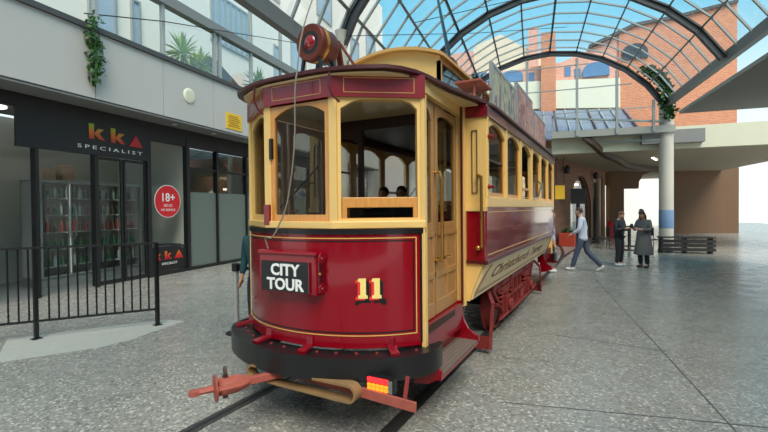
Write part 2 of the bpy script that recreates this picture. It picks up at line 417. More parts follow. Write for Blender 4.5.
def platform(end):
    f = dash(end); M = (lambda x, y, z: W(x, y, z)) if end == 0 else (lambda x, y, z: mirror(W(x, y, z)))
    # curved apron
    fp = band(MB(), f, -TH, TH, .70, 1.66, -.03, 0).build('front_panel', 'red_paint', tram, smooth=True)
    g = MB()
    for (t0, t1, z0, z1) in ((-TH+.07, TH-.07, 1.592, 1.600), (-TH+.07, TH-.07, .800, .808), (-TH+.07, -TH+.077, .80, 1.60), (TH-.077, TH-.07, .80, 1.60)):
        band(g, f, t0, t1, z0, z1, -.002, .003)
    g.build('gold_lining', 'gold', fp, smooth=True)
    g = MB()
    for (t0, t1, z0, z1) in ((-TH+.09, TH-.09, 1.568, 1.578), (-TH+.09, TH-.09, .823, .833), (-TH+.09, -TH+.098, .823, 1.575), (TH-.098, TH-.09, .823, 1.575),
                             (-TH, -TH+.045, .72, 1.655), (TH-.045, TH, .72, 1.655)):
        band(g, f, t0, t1, z0, z1, -.002, .003)
    g.build('black_lining', 'black_paint', fp, smooth=True)
    band(MB(), f, -TH, TH, 1.63, 1.672, -.01, .014).build('black_moulding', 'black_paint', tram, smooth=True)
    # number 11, right of the destination box
    if end == 0:
        def num(dx, dz, off, name, m, grow=0):
            mb = MB(); k = .70
            for cx in (.600, .712):
                loop = [(-.055-grow, -grow), (.055+grow, -grow), (.055+grow, .035), (.036+grow, .045), (.036+grow, .235+grow), (-.05, .235+grow), (-.06-grow, .2), (-.03, .19), (-.03, .045), (-.055-grow, .035)]
                mb.slab([((cx+dx+x*k)/R_D, 1.10+dz+z*k) for x, z in loop], lambda a, b, d: f(a, b, d), off, off+.0015)
            mb.build(name, m, fp)
        num(.020, -.02, .001, 'number_shadow', 'black_paint', .01); num(-.022, -.004, .003, 'number_side', 'number_red'); num(0, .008, .005, 'number', 'number_gold')
        mb = MB(); mb.slab([((.53+x)/R_D, z) for x, z in ((.0, 1.055), (.26, 1.055), (.26, 1.105), (.02, 1.105))], lambda a, b, d: f(a, b, d), .0025, .0034)
        mb.build('number_base', 'black_paint', fp)
    # cream sill
    poly_ring(MB(), end, -.06, .035, 1.672, 1.735).build('window_sill', 'cream', tram, bevel=.008)
    poly_ring(MB(), end, -.10, .0, 2.735, 2.80).build('header_rail', 'cream', tram)
    fs = poly_ring(MB(), end, -.05, .035, 2.745, 2.93).build('letter_board', 'red_dark', tram)
    g = MB()
    for i in range(3):
        ff, L = facet(i, end)
        for (s0, s1, z0, z1) in ((.09, L-.09, 2.895, 2.899), (.09, L-.09, 2.778, 2.782), (.09, .094, 2.778, 2.898), (L-.094, L-.09, 2.778, 2.898)):
            g.slab([(s0, z0), (s1, z0), (s1, z1), (s0, z1)], ff, -.039, -.03)
    g.build('gold_lining', 'gold', fs)
    # window posts
    for i, p in enumerate(FV):
        w = .05
        if i in (0, 3):
            sx = 1 if i == 3 else -1
            mb = MB(M); mb.box((p[0]-.03*sx, p[1]-.03, .66), (p[0]+.008*sx, p[1]+.03, 2.78))
        else:
            mb = MB(M); mb.prism([(p[0]-.038, p[1]-.01, 1.73), (p[0]+.038, p[1]-.01, 1.73), (p[0]+.03, p[1]+.06, 1.73), (p[0]-.03, p[1]+.06, 1.73)],
                                 [(p[0]-.038, p[1]-.01, 2.75), (p[0]+.038, p[1]-.01, 2.75), (p[0]+.03, p[1]+.06, 2.75), (p[0]-.03, p[1]+.06, 2.75)])
        mb.build('window_post', 'cream', tram, bevel=.006)
    for i in range(3):
        ff, L = facet(i, end)
        if i < 2 or end == 1:
            o, n = arch_loops(.035, L-.035, 1.735, 2.75, .045, .08, top=.035, bot=.055)
            fr = MB().plate(o, n, ff, .0, .04).build('window_frame', 'honey_wood' if i else 'cream', tram, bevel=.004)
            MB().slab(n, ff, .018, .024).build('pane', 'tram_glass', fr)
        else:
            o, n = arch_loops(.035, L-.0, 1.735, 2.79, .03, .10, top=.035, bot=.02)
            n = [(min(a, L-.065), b) for a, b in n]
            fr = MB().plate(o, n, ff, -.004, .05).build('window_frame', 'cream', tram, bevel=.004)
            s = MB().plate([(.07, 1.745), (L-.065, 1.745), (L-.065, 1.93), (.07, 1.93)], [(.11, 1.76), (L-.10, 1.76), (L-.10, 1.845), (.11, 1.845)], ff, .01, .045).build('lowered_sash', 'honey_wood', tram, bevel=.004)
            MB().slab([(.11, 1.76), (L-.10, 1.76), (L-.10, 1.845), (.11, 1.845)], ff, .022, .028).build('pane', 'tram_glass', s)
    # platform floor and bumper
    pl = [f(-TH+2*TH*i/16, 0, -.04) for i in range(17)]
    lo = [(p.x, p.y, .74) for p in pl]+[(M(.93, 4.55, 0).x, M(.93, 4.55, 0).y, .74), (-.93, M(0, 4.55, 0).y, .74)]
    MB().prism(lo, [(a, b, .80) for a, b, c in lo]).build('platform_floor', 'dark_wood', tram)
    bf = lambda th, z, off: f(th, z, off)
    BT = .80
    half_ = [(0, 2.64), (.22, 2.655), (.45, 2.715), (.66, 2.805), (.86, 2.93), (1.0, 3.07), (1.075, 3.22), (1.09, 3.36), (1.06, 3.50)]
    full_ = [(-x, y, 0) for x, y in half_[:0:-1]]+[(x, y, 0) for x, y in half_]
    pth = smooth_path(full_, 5); inn_ = []
    for k, p in enumerate(pth):
        d = (pth[min(k+1, len(pth)-1)]-pth[max(k-1, 0)]).normalized(); inn_.append(p+Vector((-d.y, d.x, 0))*.04)
    mb = MB(M)
    mb.sheet([[(p.x, p.y, z) for p in pth] for z in (.505, .685)], [[(p.x, p.y, z) for p in inn_] for z in (.505, .685)])
    nq = len(inn_); dk = [f(-TH+2*TH*k/(nq-1), 0, -.02) for k in range(nq)]; dk = dk if end == 0 else [mirror(p) for p in dk]
    mb.sheet([[(p.x, p.y, .678) for p in dk], [(p.x, p.y, .678) for p in inn_]], [[(p.x, p.y, .655) for p in dk], [(p.x, p.y, .655) for p in inn_]])
    mb.mi = 0
    bmp = mb.build('bumper', 'bumper_black', tram, smooth=True)
    for th in (-.78, -.28, .12, .68):
        m_ = MB(); p = f(th, .69, .15); q = f(th, .715, -.0); q2 = f(th, .78, -.005)
        m_.bar(tuple(p), tuple(q), .07, .025); m_.bar(tuple(q), tuple(q2), .06, .03, up=(0, 1, 0)); m_.build('bumper_bracket', 'red_dark', tram)
    for k in range(14):
        m_ = MB(); p = f(-TH+.1+(2*TH-.2)*k/13, .677, .06); m_.lathe([(.014, 0), (.012, .012), (.0, .014)], tuple(p), n=8); m_.build('bumper_bolt', 'gear_red', tram)
    lo_ = M(.71, 2.80, .0); hi_ = M(.91, 2.84, 0)
    tl = MB(M).box((.71, 2.80, .465), (.94, 2.86, .575)).build('tail_lamp', 'black_paint', tram)
    MB(M).box((.72, 2.785, .530), (.90, 2.82, .568)).build('red_lens', 'red_lamp', tl, bevel=.006); [MB(M).box((.722+k*.036, 2.785, .472+q*.027), (.752+k*.036, 2.82, .495+q*.027)).build('amber_lens', 'amber_lens', tl, bevel=.004) for k in range(5) for q in range(2)]; MB(M).box((.904, 2.785, .472), (.935, 2.82, .568)).build('white_lens', 'steel', tl)
    band(MB(), f, -.80, -.70, .475, .515, .10, .14, n=3).build('turn_lamp', 'amber_lens', tram)
    # door bays on both sides: step, frame, leaves
    for sx in (1, -1):
        xd = lambda y: sx*(.955-(y-3.35)*.028)
        def DF(s, t, d, y0=3.36): return M(xd(y0+s)-sx*d, y0+s, t)
        ft = lambda s, t, d: DF(s, t, d)
        L = 1.17
        df = MB()
        for q0, q1, r0, r1 in ((0, .025, .82, 2.94), (L-.05, L, .82, 2.94), (.025, L-.05, 2.82, 2.94)): df.slab([(q0, r0), (q1, r0), (q1, r1), (q0, r1)], ft, 0, .06)
        df.build('door_frame', 'cream', tram)
        for (a, b) in ((.03, .40), (.44, L-.07)):
            w = b-a
            o, n = arch_loops(a, b, 1.62, 2.80, .065, .05, bot=.08)
            if w < .5: o, n = arch_loops(a, b, 1.62, 2.80, .065, .10, bot=.08)
            mb = MB().plate(o, n, ft, .05, .085)
            mb.slab([(a, .83), (b, .83), (b, 1.62), (a, 1.62)], ft, .06, .085)
            rows = [(1.57, 1.62), (1.18, 1.24), (.83, .96)]
            for r0, r1 in rows: mb.slab([(a, r0), (b, r0), (b, r1), (a, r1)], ft, .045, .065)
            for q in (0, .5, 1):
                c0 = a+q*(w-.05); mb.slab([(c0, .96), (c0+.05, .96), (c0+.05, 1.6), (c0, 1.6)], ft, .047, .063)
            dl = mb.build('door_leaf', 'door_wood', tram, bevel=.004)
            MB().slab(n, ft, .062, .068).build('pane', 'tram_glass', dl)
        MB(lambda s, t, d: DF(s, t, d)).tube([(.42, 2.17, .05), (.42, 2.17, 0), (.42, 2.1, -.02), (.42, 1.4, -.02), (.42, 1.35, 0), (.42, 1.35, .05)], .017).build('grab_rail', 'brass', tram, smooth=True)
        MB(lambda s, t, d: DF(s, t, d)).tube([(.46, 1.36, .05), (.46, 1.37, -.04), (.6, 1.37, -.04), (.6, 1.36, .05)], .011).build('door_handle', 'brass', tram, smooth=True)
        # jamb against the bulkhead (red with cream edge)
        MB(M).box((sx*.90, 4.47, .78), (sx*.955, 4.545, 2.93)).build('door_jamb', 'cream', tram)
        MB(M).box((sx*.925, 4.445, .80), (sx*.945, 4.475, 2.93)).build('jamb_strip', 'maroon', tram)
        # step
        st = MB(M)
        for y in (3.36, 4.46):
            lo = [(sx*.86, y-.015, .84), (sx*.92, y-.015, .84), (sx*.925, y-.015, .74), (sx*.95, y-.015, .64), (sx*1.0, y-.015, .55), (sx*1.06, y-.015, .50), (sx*1.11, y-.015, .48), (sx*1.11, y-.015, .43), (sx*1.0, y-.015, .36), (sx*.86, y-.015, .34)]
            st.prism(lo, [(a, b+.03, c) for a, b, c in lo])
        st.box((sx*.85, 3.36, .68), (sx*.87, 4.46, .86)); st.box((sx*.85, 3.36, .40), (sx*.87, 4.46, .56)); st.box((sx*.85, 3.36, .395), (sx*1.10, 4.46, .42))
        sp = st.build('step', 'red_paint', tram)
        tr = MB(M)
        for k in range(6): tr.box((sx*(.87+k*.039), 3.378, .42), (sx*(.905+k*.039), 4.442, .442))
        tr.build('tread', 'tread', sp)
        MB(M).box((sx*.80, 3.36, .56), (sx*.935, 4.46, .82)).build('side_sill', 'red_dark', tram)
    # bulkhead between platform and saloon
    for sx in (1, -1):
        MB(M).box((sx*.93, 4.55, 1.84), (sx*1.155, 4.60, 2.80)).build('bulkhead_panel', 'cream', tram)
        sl = MB(M)
        sl.box((sx*1.02, 4.536, 2.0), (sx*1.026, 4.551, 2.66)); sl.box((sx*1.074, 4.536, 2.0), (sx*1.08, 4.551, 2.66)); sl.box((sx*1.02, 4.536, 1.995), (sx*1.08, 4.551, 2.0)); sl.box((sx*1.02, 4.536, 2.66), (sx*1.08, 4.551, 2.666))
        sl.build('bulkhead_slot', 'dark_wood', tram)
        MB(M).box((sx*.93, 4.545, 1.27), (sx*1.155, 4.60, 1.80)).build('bulkhead_panel', 'red_paint', tram)
        MB(M).box((sx*.92, 4.53, 1.80), (sx*1.17, 4.60, 1.85)).build('belt_rail', 'cream', tram)
        MB(M).box((sx*.92, 4.53, 1.235), (sx*1.17, 4.60, 1.27)).build('belt_rail', 'maroon', tram)
        lo = [(sx*.92, 4.555, .82), (sx*.985, 4.555, .82), (sx*1.02, 4.555, .95), (sx*1.09, 4.555, 1.12), (sx*1.14, 4.555, 1.235), (sx*.92, 4.555, 1.235)]
        MB(M).prism(lo, [(a, b+.04, c) for a, b, c in lo]).build('bulkhead_panel', 'cream', tram)
        MB(M).box((sx*.93, 4.53, 2.80), (sx*1.17, 4.60, 2.93)).build('corner_bracket', 'red_dark', tram)
        MB(M).tube([(sx*1.10, 4.56, 2.18), (sx*1.10, 4.48, 2.18), (sx*1.14, 4.47, 2.17), (sx*1.145, 4.47, 1.42), (sx*1.13, 4.5, 1.40), (sx*1.10, 4.55, 1.40)], .016).build('grab_rail', 'brass', tram, smooth=True)
        MB(M).ball((sx*1.10, 4.49, 1.41), .028).build('rail_knob', 'brass', tram, smooth=True)
    # bulkhead cross wall with door opening and two windows
    fb = lambda s, t, d: M(s, 4.57+d, t)
    mb = MB()
    for s0, s1 in ((-.93, -.36), (.36, .93)):
        o, n = arch_loops(s0, s1, 1.80, 2.80, .07, .10); mb.plate(o, n, fb, 0, .04)
        mb.slab([(s0, .80), (s1, .80), (s1, 1.80), (s0, 1.80)], fb, 0, .04)
    mb.slab([(-.93, 2.80), (.93, 2.80), (.93, 3.0), (-.93, 3.0)], fb, 0, .04)
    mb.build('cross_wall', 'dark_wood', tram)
    # controller and brake column on the platform
    c = MB(M); c.lathe([(.13, .80), (.13, .84), (.11, .86), (.11, 1.66), (.13, 1.68), (.13, 1.72), (.05, 1.75), (.0, 1.76)], (-.35, 3.2, 0)); c.tube([(-.35, 3.2, 1.75), (-.35, 3.2, 1.81), (-.2, 3.12, 1.82)], .014)
    c.build('controller', 'brass', tram, smooth=True)
    c = MB(M); c.tube([(.3, 3.2, .8), (.3, 3.2, 1.86)], .022); c.tube([(.3+.16*cos(a*pi/6), 3.2+.16*sin(a*pi/6), 1.88) for a in range(12)], .012, closed=True); c.bar((.14, 3.2, 1.88), (.46, 3.2, 1.88), .02, .015)
    c.build('brake_wheel', 'brass', tram, smooth=True)
platform(0); platform(1)

# ---- saloon sides
Y0, Y1 = 4.60, 2*YC-4.60
WY = [4.60, 5.56, 6.57, 7.60, 8.60, 8.90]
NW = 6; PW = (Y1-Y0)/NW
for sx in (1, -1):
    fs = lambda s, t, d: W(sx*(1.16-d), s, t)
    wp = MB()
    prof = [(1.165, 1.84), (1.165, 1.60), (1.16, 1.42), (1.15, 1.27)]
    wp.sheet([[(sx*x, y, z) for x, z in prof] for y in (Y0, Y1)], [[(sx*(x-.04), y, z) for x, z in prof] for y in (Y0, Y1)])
    wpo = wp.build('waist_panel', 'waist_gloss', tram, smooth=True)
    g = MB()
    for (a, b, z0, z1) in ((Y0+.08, Y1-.08, 1.785, 1.793), (Y0+.08, Y1-.08, 1.315, 1.323)): g.slab([(a, z0), (b, z0), (b, z1), (a, z1)], fs, -.008 if z0 > 1.5 else .001, .02)
    g.build('gold_lining', 'gold', wpo)
    MB().box((sx*1.10, Y0, 1.84), (sx*1.175, Y1, 1.95)).build('belt_rail', 'cream', tram, bevel=.01)
    MB().box((sx*1.08, Y0-.05, 1.225), (sx*1.185, Y1+.05, 1.275)).build('guard_rail', 'maroon', tram, bevel=.01)
    rk = [(1.15, 1.225), (1.13, 1.15), (1.085, 1.03), (1.03, .92), (1.0, .83)]
    rko = MB().sheet([[(sx*x, y, z) for x, z in rk] for y in (Y0, Y1)], [[(sx*(x-.04), y, z) for x, z in rk] for y in (Y0, Y1)]).build('rocker_panel', 'cream_pale', tram, smooth=True)
    def fr(s, z, d):
        for (x0, z0), (x1, z1) in zip(rk, rk[1:]):
            if z <= z0 and z >= z1:
                return W(sx*(x1+(x0-x1)*(z-z1)/(z0-z1)+d), s, z)
        return W(sx*(rk[-1][0]+d), s, z)
    g = MB()
    for z in (.875, .895):
        g.sheet([[fr(y, z-.004, .002) for y in (Y0+.12, Y1-.12)], [fr(y, z+.004, .002) for y in (Y0+.12, Y1-.12)]], [[fr(y, z-.004, -.01) for y in (Y0+.12, Y1-.12)], [fr(y, z+.004, -.01) for y in (Y0+.12, Y1-.12)]])
    for q in range(8):
        a0 = pi/2*q/8; a1 = pi/2*(q+1)/8
        for ye, sg in ((Y0+.05, 1), (Y1-.05, -1)):
            p = [fr(ye+sg*(.26-.26*cos(pi/2-a)), .86+.32*sin(pi/2-a)*1.0, .003) for a in (a0, a1)]
            g.bar(tuple(p[0]), tuple(p[1]), .01, .01)
    g.build('painted_lining', 'lettering', rko)
    for wd, y0, y1 in (('Christchurch', 5.10, 7.55), ('Tramway', 7.80, 9.15)):
        me = text(wd, .30, .0015, .006, .25, 1.0); xs = [v.co.x for v in me.vertices]; k = (y1-y0)/(max(xs)-min(xs)); yc = (y0+y1)/2-(max(xs)+min(xs))/2*k
        if sx < 0: yc = 2*YC-(y0+y1)/2+(max(xs)+min(xs))/2*k
        MB().addmesh(me, lambda x, y, z: fr(yc+sx*x*k, 1.0+y*.68, .002+z)).build('lettering', 'lettering', rko)
    # windows
    for i in range(NW):
        a, b = Y0+PW*i, Y0+PW*(i+1)
        o, n = arch_loops(a, b, 1.95, 2.82, .055, .12, top=.03, bot=.02)
        fo = MB().plate(o, n, fs, 0, .05).build('window_frame', 'cream', tram, bevel=.004)
        if i != 2:
            o2 = [(s, t) for s, t in n]; cx = (a+b)/2
            n2 = [(cx+(s-cx)*.94, 2.4+(t-2.4)*.94+.014) for s, t in n]
            so = MB().plate(o2, n2, fs, .02, .045).build('window_sash', 'honey_wood', tram)
            if i == 0:
                m_ = MB(); m_.slab([(n2[0][0], 2.36), (n2[1][0], 2.36), (n2[1][0], 2.385), (n2[0][0], 2.385)], fs, .022, .042); m_.build('glazing_bar', 'dark_wood', so)
            MB().slab(n2, fs, .03, .036).build('pane', 'tram_glass', so)
        else:
            so = MB().plate([(a+.08, 1.99), (b-.08, 1.99), (b-.08, 2.14), (a+.08, 2.14)], [(a+.12, 2.0), (b-.12, 2.0), (b-.12, 2.1), (a+.12, 2.1)], fs, .02, .045).build('lowered_sash', 'honey_wood', tram)
    for i in range(NW+1):
        y = Y0+PW*i; y = min(max(y, Y0+.03), Y1-.03)
        MB().box((sx*1.10, y-.03, 1.95), (sx*1.178, y+.03, 2.82)).build('window_post', 'cream', tram, bevel=.006)
    MB().box((sx*1.08, Y0-.05, 2.82), (sx*1.19, Y1+.05, 2.93)).build('letter_board', 'maroon', tram, bevel=.01)
    for z in (2.06, 2.60):
        MB().lathe([(.03, 0), (.03, .015), (.016, .03), (.02, .06), (.0, .07)], (sx*1.17, Y0+.03, z), axis=(sx, 0, 0), n=10).build('side_lamp', 'red_dark', tram, smooth=True)
    MB().tube([(sx*1.17, 7.7, 1.97), (sx*1.23, 7.75, 2.02), (sx*1.23, 8.1, 2.24), (sx*1.17, 8.15, 2.3)], .012).build('arm_rail', 'steel', tram, smooth=True)

# saloon floor, inner ceiling, seats
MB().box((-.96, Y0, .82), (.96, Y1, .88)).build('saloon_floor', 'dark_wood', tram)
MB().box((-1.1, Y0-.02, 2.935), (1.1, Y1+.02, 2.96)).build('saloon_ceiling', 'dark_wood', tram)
for sx in (1, -1):
    for k in range(5):
        yb = Y0+.35+k*1.05
        s = MB(); s.box((sx*.35, yb, 1.24), (sx*1.05, yb+.42, 1.30)); s.box((sx*.35, yb+.40, 1.24), (sx*1.05, yb+.45, 1.78)); s.box((sx*.37, yb+.05, .88), (sx*.42, yb+.4, 1.24))
        s.build('bench_seat', 'dark_wood', tram, bevel=.01)

# ---- roof
WT = [(2.815, 0.), (2.818, .2), (2.83, .34), (2.86, .47), (2.92, .63), (3.0, .79), (3.1, .88), (3.24, .945), (3.40, .98), (3.83, 1.03), (4.46, 1.15), (4.8, 1.21), (YC, 1.21)]
def rw(Y):
    y = YC-abs(Y-YC)
    for (a, wa), (b, wb) in zip(WT, WT[1:]):
        if a <= y <= b: return wa+(wb-wa)*(y-a)/(b-a)
    return 0.
ys = [a for a, _ in WT[:-1]]+[5.5, 6.5, YC]
ys = ys+[2*YC-y for y in ys[-2::-1]]
def rz(x, Y, base):
    w = max(rw(Y), 1e-3); y = YC-abs(Y-YC); t = min(1, max(0, (y-2.815)/1.9)); end = t*(2-t)
    return base+.21*(1-(min(1, abs(x)/w))**2)*end
N = 20
rows = [[(rw(Y)*sin(pi/2*(2*j/N-1)), Y, rz(rw(Y)*sin(pi/2*(2*j/N-1)), Y, 2.962)) for j in range(N+1)] for Y in ys]
low = [[(x, y, max(2.935, z-.04)) for x, y, z in r] for r in rows]
MB().sheet(rows, low).build('roof', 'roof_grey', tram, smooth=True)
half = [(rw(Y), Y) for Y in ys]
loop = half+[(-x, y) for x, y in half[::-1][1:-1]]
rm = MB(); n_ = len(loop)
def off(p, d):
    x, y = p; c = Vector((x, (y-YC)*.25 if abs(y-YC) > 2.4 else 0)); c.normalize(); return x+c.x*d, y+c.y*d
o0 = [off(p, .016) for p in loop]; o1 = [off(p, -.05) for p in loop]
for k in range(n_):
    j = (k+1) % n_
    q = rm.pts([(*o0[k], 2.934), (*o0[j], 2.934), (*o0[j], 2.962), (*o0[k], 2.962), (*o1[k], 2.934), (*o1[j], 2.934), (*o1[j], 2.972), (*o1[k], 2.972)])
    for ff in ((0, 1, 2, 3), (5, 4, 7, 6), (4, 5, 1, 0), (3, 2, 6, 7)): rm.face([q[i] for i in ff])
bmesh.ops.remove_doubles(rm.bm, verts=rm.bm.verts, dist=.0005)
rm.build('roof_rim', 'rim_brown', tram, smooth=True)
# cream lining under the end hoods
for e in (0, 1):
    pts_ = [p for p in half if p[1] < 4.56]
    lp = [(x*.96, y+.03) for x, y in pts_]+[(-x*.96, y+.03) for x, y in pts_[:0:-1]]
    lp = [(x, y if e == 0 else 2*YC-y) for x, y in lp]
    MB().prism([(x, y, 2.91) for x, y in lp], [(x, y, 2.925) for x, y in lp]).build('hood_lining', 'cream_pale', tram)
# clerestory
CY0, CY1 = 4.66, 2*YC-4.66
for y in (CY0, CY1-.04):
    lp = [(-.62, 2.97), (.62, 2.97)]+[(.62*(1-2*k/10), 3.575+.13*(1-(1-2*k/10)**2)) for k in range(11)]
    MB().slab(lp, lambda a, b, d: W(a, y+d, b), 0, .04).build('clerestory_end', 'clerestory_cream', tram)
for sx in (1, -1):
    mb = MB(); mb.box((sx*.58, CY0+.04, 2.97), (sx*.62, CY1-.04, 3.26)); mb.box((sx*.58, CY0+.04, 3.52), (sx*.62, CY1-.04, 3.58))
    for k in range(6):
        y = CY0+(CY1-CY0-.08)*k/5; mb.box((sx*.58, y, 3.26), (sx*.62, y+.08, 3.52))
    w = mb.build('clerestory_side', 'tan', tram)
    for k in range(5):
        y = CY0+.08+(CY1-CY0-.08)*k/5; MB().box((sx*.59, y, 3.26), (sx*.605, y+(CY1-CY0-.08)/5-.08, 3.52)).build('clerestory_pane', 'dark_glass', w)
rows = []; low = []
CY0 += .06; CY1 -= .06
for Y in [CY0-.15, CY0-.14, CY0-.10, CY0, CY0+.3, YC, CY1-.3, CY1, CY1+.10, CY1+.14, CY1+.15]:
    k = {CY0-.15: .97, CY0-.14: .98, CY0-.10: .99, CY1+.15: .97, CY1+.14: .98, CY1+.10: .99}.get(Y, 1)
    r = [( .67*k*(2*j/14-1), Y, 3.60+.14*k*(1-(2*j/14-1)**2)) for j in range(15)]
    rows.append(r); low.append([(x, y, z-.035) for x, y, z in r])
MB().sheet(rows, low).build('clerestory_roof', 'tan', tram, smooth=True)
# boards, plank, trolley gear on the roof
for nm, (a, b, h, mt) in enumerate(((5.30, 6.66, 3.60, 'advert_a'), (6.80, 8.20, 3.74, 'advert_b'), (8.26, 9.85, 3.62, 'advert_b'))):
    ab = MB().box((1.03, a, 3.05), (1.06, b, h)).build('advert_board', mt, tram)
    fr_ = MB(lambda s, t, d: W(1.045+d, s, t)).plate([(a-.02, 3.03), (b+.02, 3.03), (b+.02, h+.02), (a-.02, h+.02)], [(a+.02, 3.07), (b-.02, 3.07), (b-.02, h-.02), (a+.02, h-.02)], lambda s, t, d: W(1.045+d, s, t), -.02, .02)
    fr_.build('board_frame', 'steel_grey', ab)
    for y in (a+.2, b-.2): MB().bar((1.03, y, h-.1), (.74, y, 3.05), .03, .03).build('board_stay', 'steel_grey', ab)
    ab2 = MB().box((-1.06, a, 3.05), (-1.03, b, h)).build('advert_board', mt, tram)
pk = MB(); pk.box((.76, 4.74, 3.255), (1.07, 5.24, 3.275)); pk.bar((.98, 4.80, 2.99), (.98, 4.80, 3.26), .02, .02); pk.bar((.98, 5.18, 2.99), (.98, 5.18, 3.26), .02, .02)
pk.build('roof_plank', 'rust_pink', tram)
tg = MB(); tg.tube([(.30*cos(a*pi/8), 6.0+.65*sin(a*pi/8), 3.99+.02*sin(a*pi/4)) for a in range(16)], .028, closed=True)
tg.box((-.2, 5.75, 3.70), (.2, 6.45, 3.76)); tg.bar((-.15, 5.8, 3.74), (-.26, 5.65, 4.0), .03, .03); tg.bar((.15, 5.8, 3.74), (.26, 5.65, 4.0), .03, .03)
tg.tube([(.1, 5.8, 3.84), (.1, 6.4, 3.84)], .04); tg.tube([(-.1, 5.8, 3.84), (-.1, 6.4, 3.84)], .04)
tg.build('trolley_base', 'copper', tram, smooth=True)
MB().tube([(.0, 6.2, 3.86), (.0, 6.74, 4.45-.12), (-.85, 8.5, 6.16), (-1.1, 9.1, 6.6)], [.035, .033, .026, .022]).build('trolley_pole', 'black_paint', tram, smooth=True)
# headlamp
hc = (0, 3.08, 3.31)
hl = MB().lathe([(.10, -.005), (.155, -.01), (.165, .005), (.168, .03), (.155, .06), (.155, .20), (.13, .25), (.06, .28), (.0, .285)], hc, axis=(.10, .99, .03), n=28, cap=False).build('headlamp', 'copper', tram, smooth=True)
MB().lathe([(.157, .055), (.166, .06), (.166, .085), (.157, .09)], hc, axis=(.10, .99, .03), n=28, cap=False).build('lamp_band', 'lamp_band', hl, smooth=True)
MB().lathe([(.0, -.002), (.07, -.006), (.10, -.004), (.108, .004)], hc, axis=(.10, .99, .03), n=28).build('lamp_hood_ring', 'black_paint', hl, smooth=True)
MB().lathe([(.0, -.028), (.04, -.022), (.066, -.006), (.068, .0)], hc, axis=(.10, .99, .03), n=24).build('lamp_lens', 'red_lens', hl, smooth=True)
ls = MB()
for x, y in ((-.1, 3.1), (.1, 3.1), (-.1, 3.3), (.1, 3.3)): ls.bar((x*1.2, y, 2.98), (x*.8, y, 3.20), .025, .025)
ls.tube([(-.12, 3.2, 3.08), (.12, 3.2, 3.08)], .012)
ls.build('lamp_stand', 'black_paint', hl)
ls = MB(); ls.bar((.06, 3.42, 3.42), (.10, 3.46, 3.03), .03, .05); ls.bar((.08, 3.44, 3.40), (.26, 3.62, 3.05), .02, .02); ls.build('lamp_stay', 'copper', hl)
# destination box
dbx = MB(); dbx.box((-.335, 2.76, 1.135), (.28, 2.96, 1.475)); dbx.box((-.345, 2.745, 1.455), (.29, 2.96, 1.495))
dbo = dbx.build('destination_box', 'red_paint', tram, bevel=.016)
sg = MB().box((-.295, 2.750, 1.155), (.225, 2.764, 1.405)).build('sign_face', 'sign_black', dbo)
for s, z, sz in (('CITY', 1.292, .132), ('TOUR', 1.172, .132)):
    me = text(s, sz, .002, .004); MB().addmesh(me, lambda x, y, zz: W(-.035+x*1.06, 2.748-zz, z+y)).build('sign_lettering', 'white_letter', dbo)
MB().box((.215, 2.742, 1.155), (.223, 2.757, 1.405)).build('sign_edge', 'red_dark', dbo)
for z in (1.435, 1.19):
    s = MB(); s.tube([(.29, 2.82+.045*cos(t*pi/6)*(1-t/30), z+.045*sin(t*pi/6)*(1-t/30)) for t in range(22)], .011); s.ball((.29, 2.82, z), .018)
    s.build('scroll_bracket', 'red_dark', dbo, smooth=True)
s = MB(); s.box((.275, 2.78, 1.16), (.295, 2.86, 1.47)); s.build('side_hinge', 'maroon', dbo)
MB().ball((.295, 2.79, 1.315), .014).build('hinge_pin', 'brass', dbo)
# rope, hooks, wiper
rp = smooth_path([(-.26, 2.80, 1.50), (-.27, 2.78, 1.60), (-.18, 2.76, 1.60), (-.12, 2.78, 1.70), (-.04, 2.80, 1.90), (.05, 2.79, 2.35), (.09, 2.76, 2.80), (.10, 2.78, 2.97), (.09, 2.86, 3.30), (.08, 3.1, 3.8), (.05, 3.6, 4.6), (.0, 4.4, 5.9), (-.02, 4.6, 6.3)], 5)
MB().tube([tuple(p) for p in rp], .0065, n=6).build('trolley_rope', 'rope', tram, smooth=True)
for x, y in ((-.42, 2.85), (.40, 2.83)):
    MB().tube([(x-.02, y, 2.92), (x-.02, y-.01, 2.8), (x+.02, y+.0, 2.72), (x+.06, y+.02, 2.68)], .009).build('rope_hook', 'maroon', tram, smooth=True)
MB().tube([(-.20, 2.895, 1.85), (-.02, 2.895, 1.99), (.22, 2.895, 2.20)], .007).build('wiper', 'black_paint', tram)
MB().box((-.37, 2.87, 1.70), (-.31, 2.895, 1.88)).build('rope_cleat', 'red_dark', tram)
MB().box((-.315, 2.885, 2.28), (-.285, 2.91, 2.46)).build('window_catch', 'black_paint', tram)
# coupler, lifeguard bar, strap loop
cb = Vector((-.02, 2.86, .47)); ct = Vector((-.44, 2.18, .45)); dr = (ct-cb).normalized(); rt = dr.cross(Vector((0, 0, 1))).normalized()
cp = MB(); cp.bar(tuple(cb), tuple(cb+dr*.52), .05, .06); dbar = cp.build('draw_bar', 'rust_pink', tram, bevel=.006)
cp = MB()
for s in (-1, 1):
    cp.tube([tuple(cb+dr*.38), tuple(cb+dr*.46+rt*.05*s), tuple(cb+dr*.56+rt*.055*s), tuple(cb+dr*.645+rt*.045*s)], .024)
    cp.tube([tuple(cb+dr*.40+Vector((0, 0, .03*s))), tuple(cb+dr*.50+Vector((0, 0, .055*s))), tuple(cb+dr*.645+Vector((0, 0, .05*s)))], .02)
cp.lathe([(.03, 0), (.05, .05), (.068, .12), (.072, .2), (.05, .225)], tuple(cb+dr*.40), axis=tuple(dr), n=14)
cp.lathe([(.04, 0), (.10, .004), (.105, .018), (.04, .028)], tuple(cb+dr*.635), axis=tuple(dr), n=18)
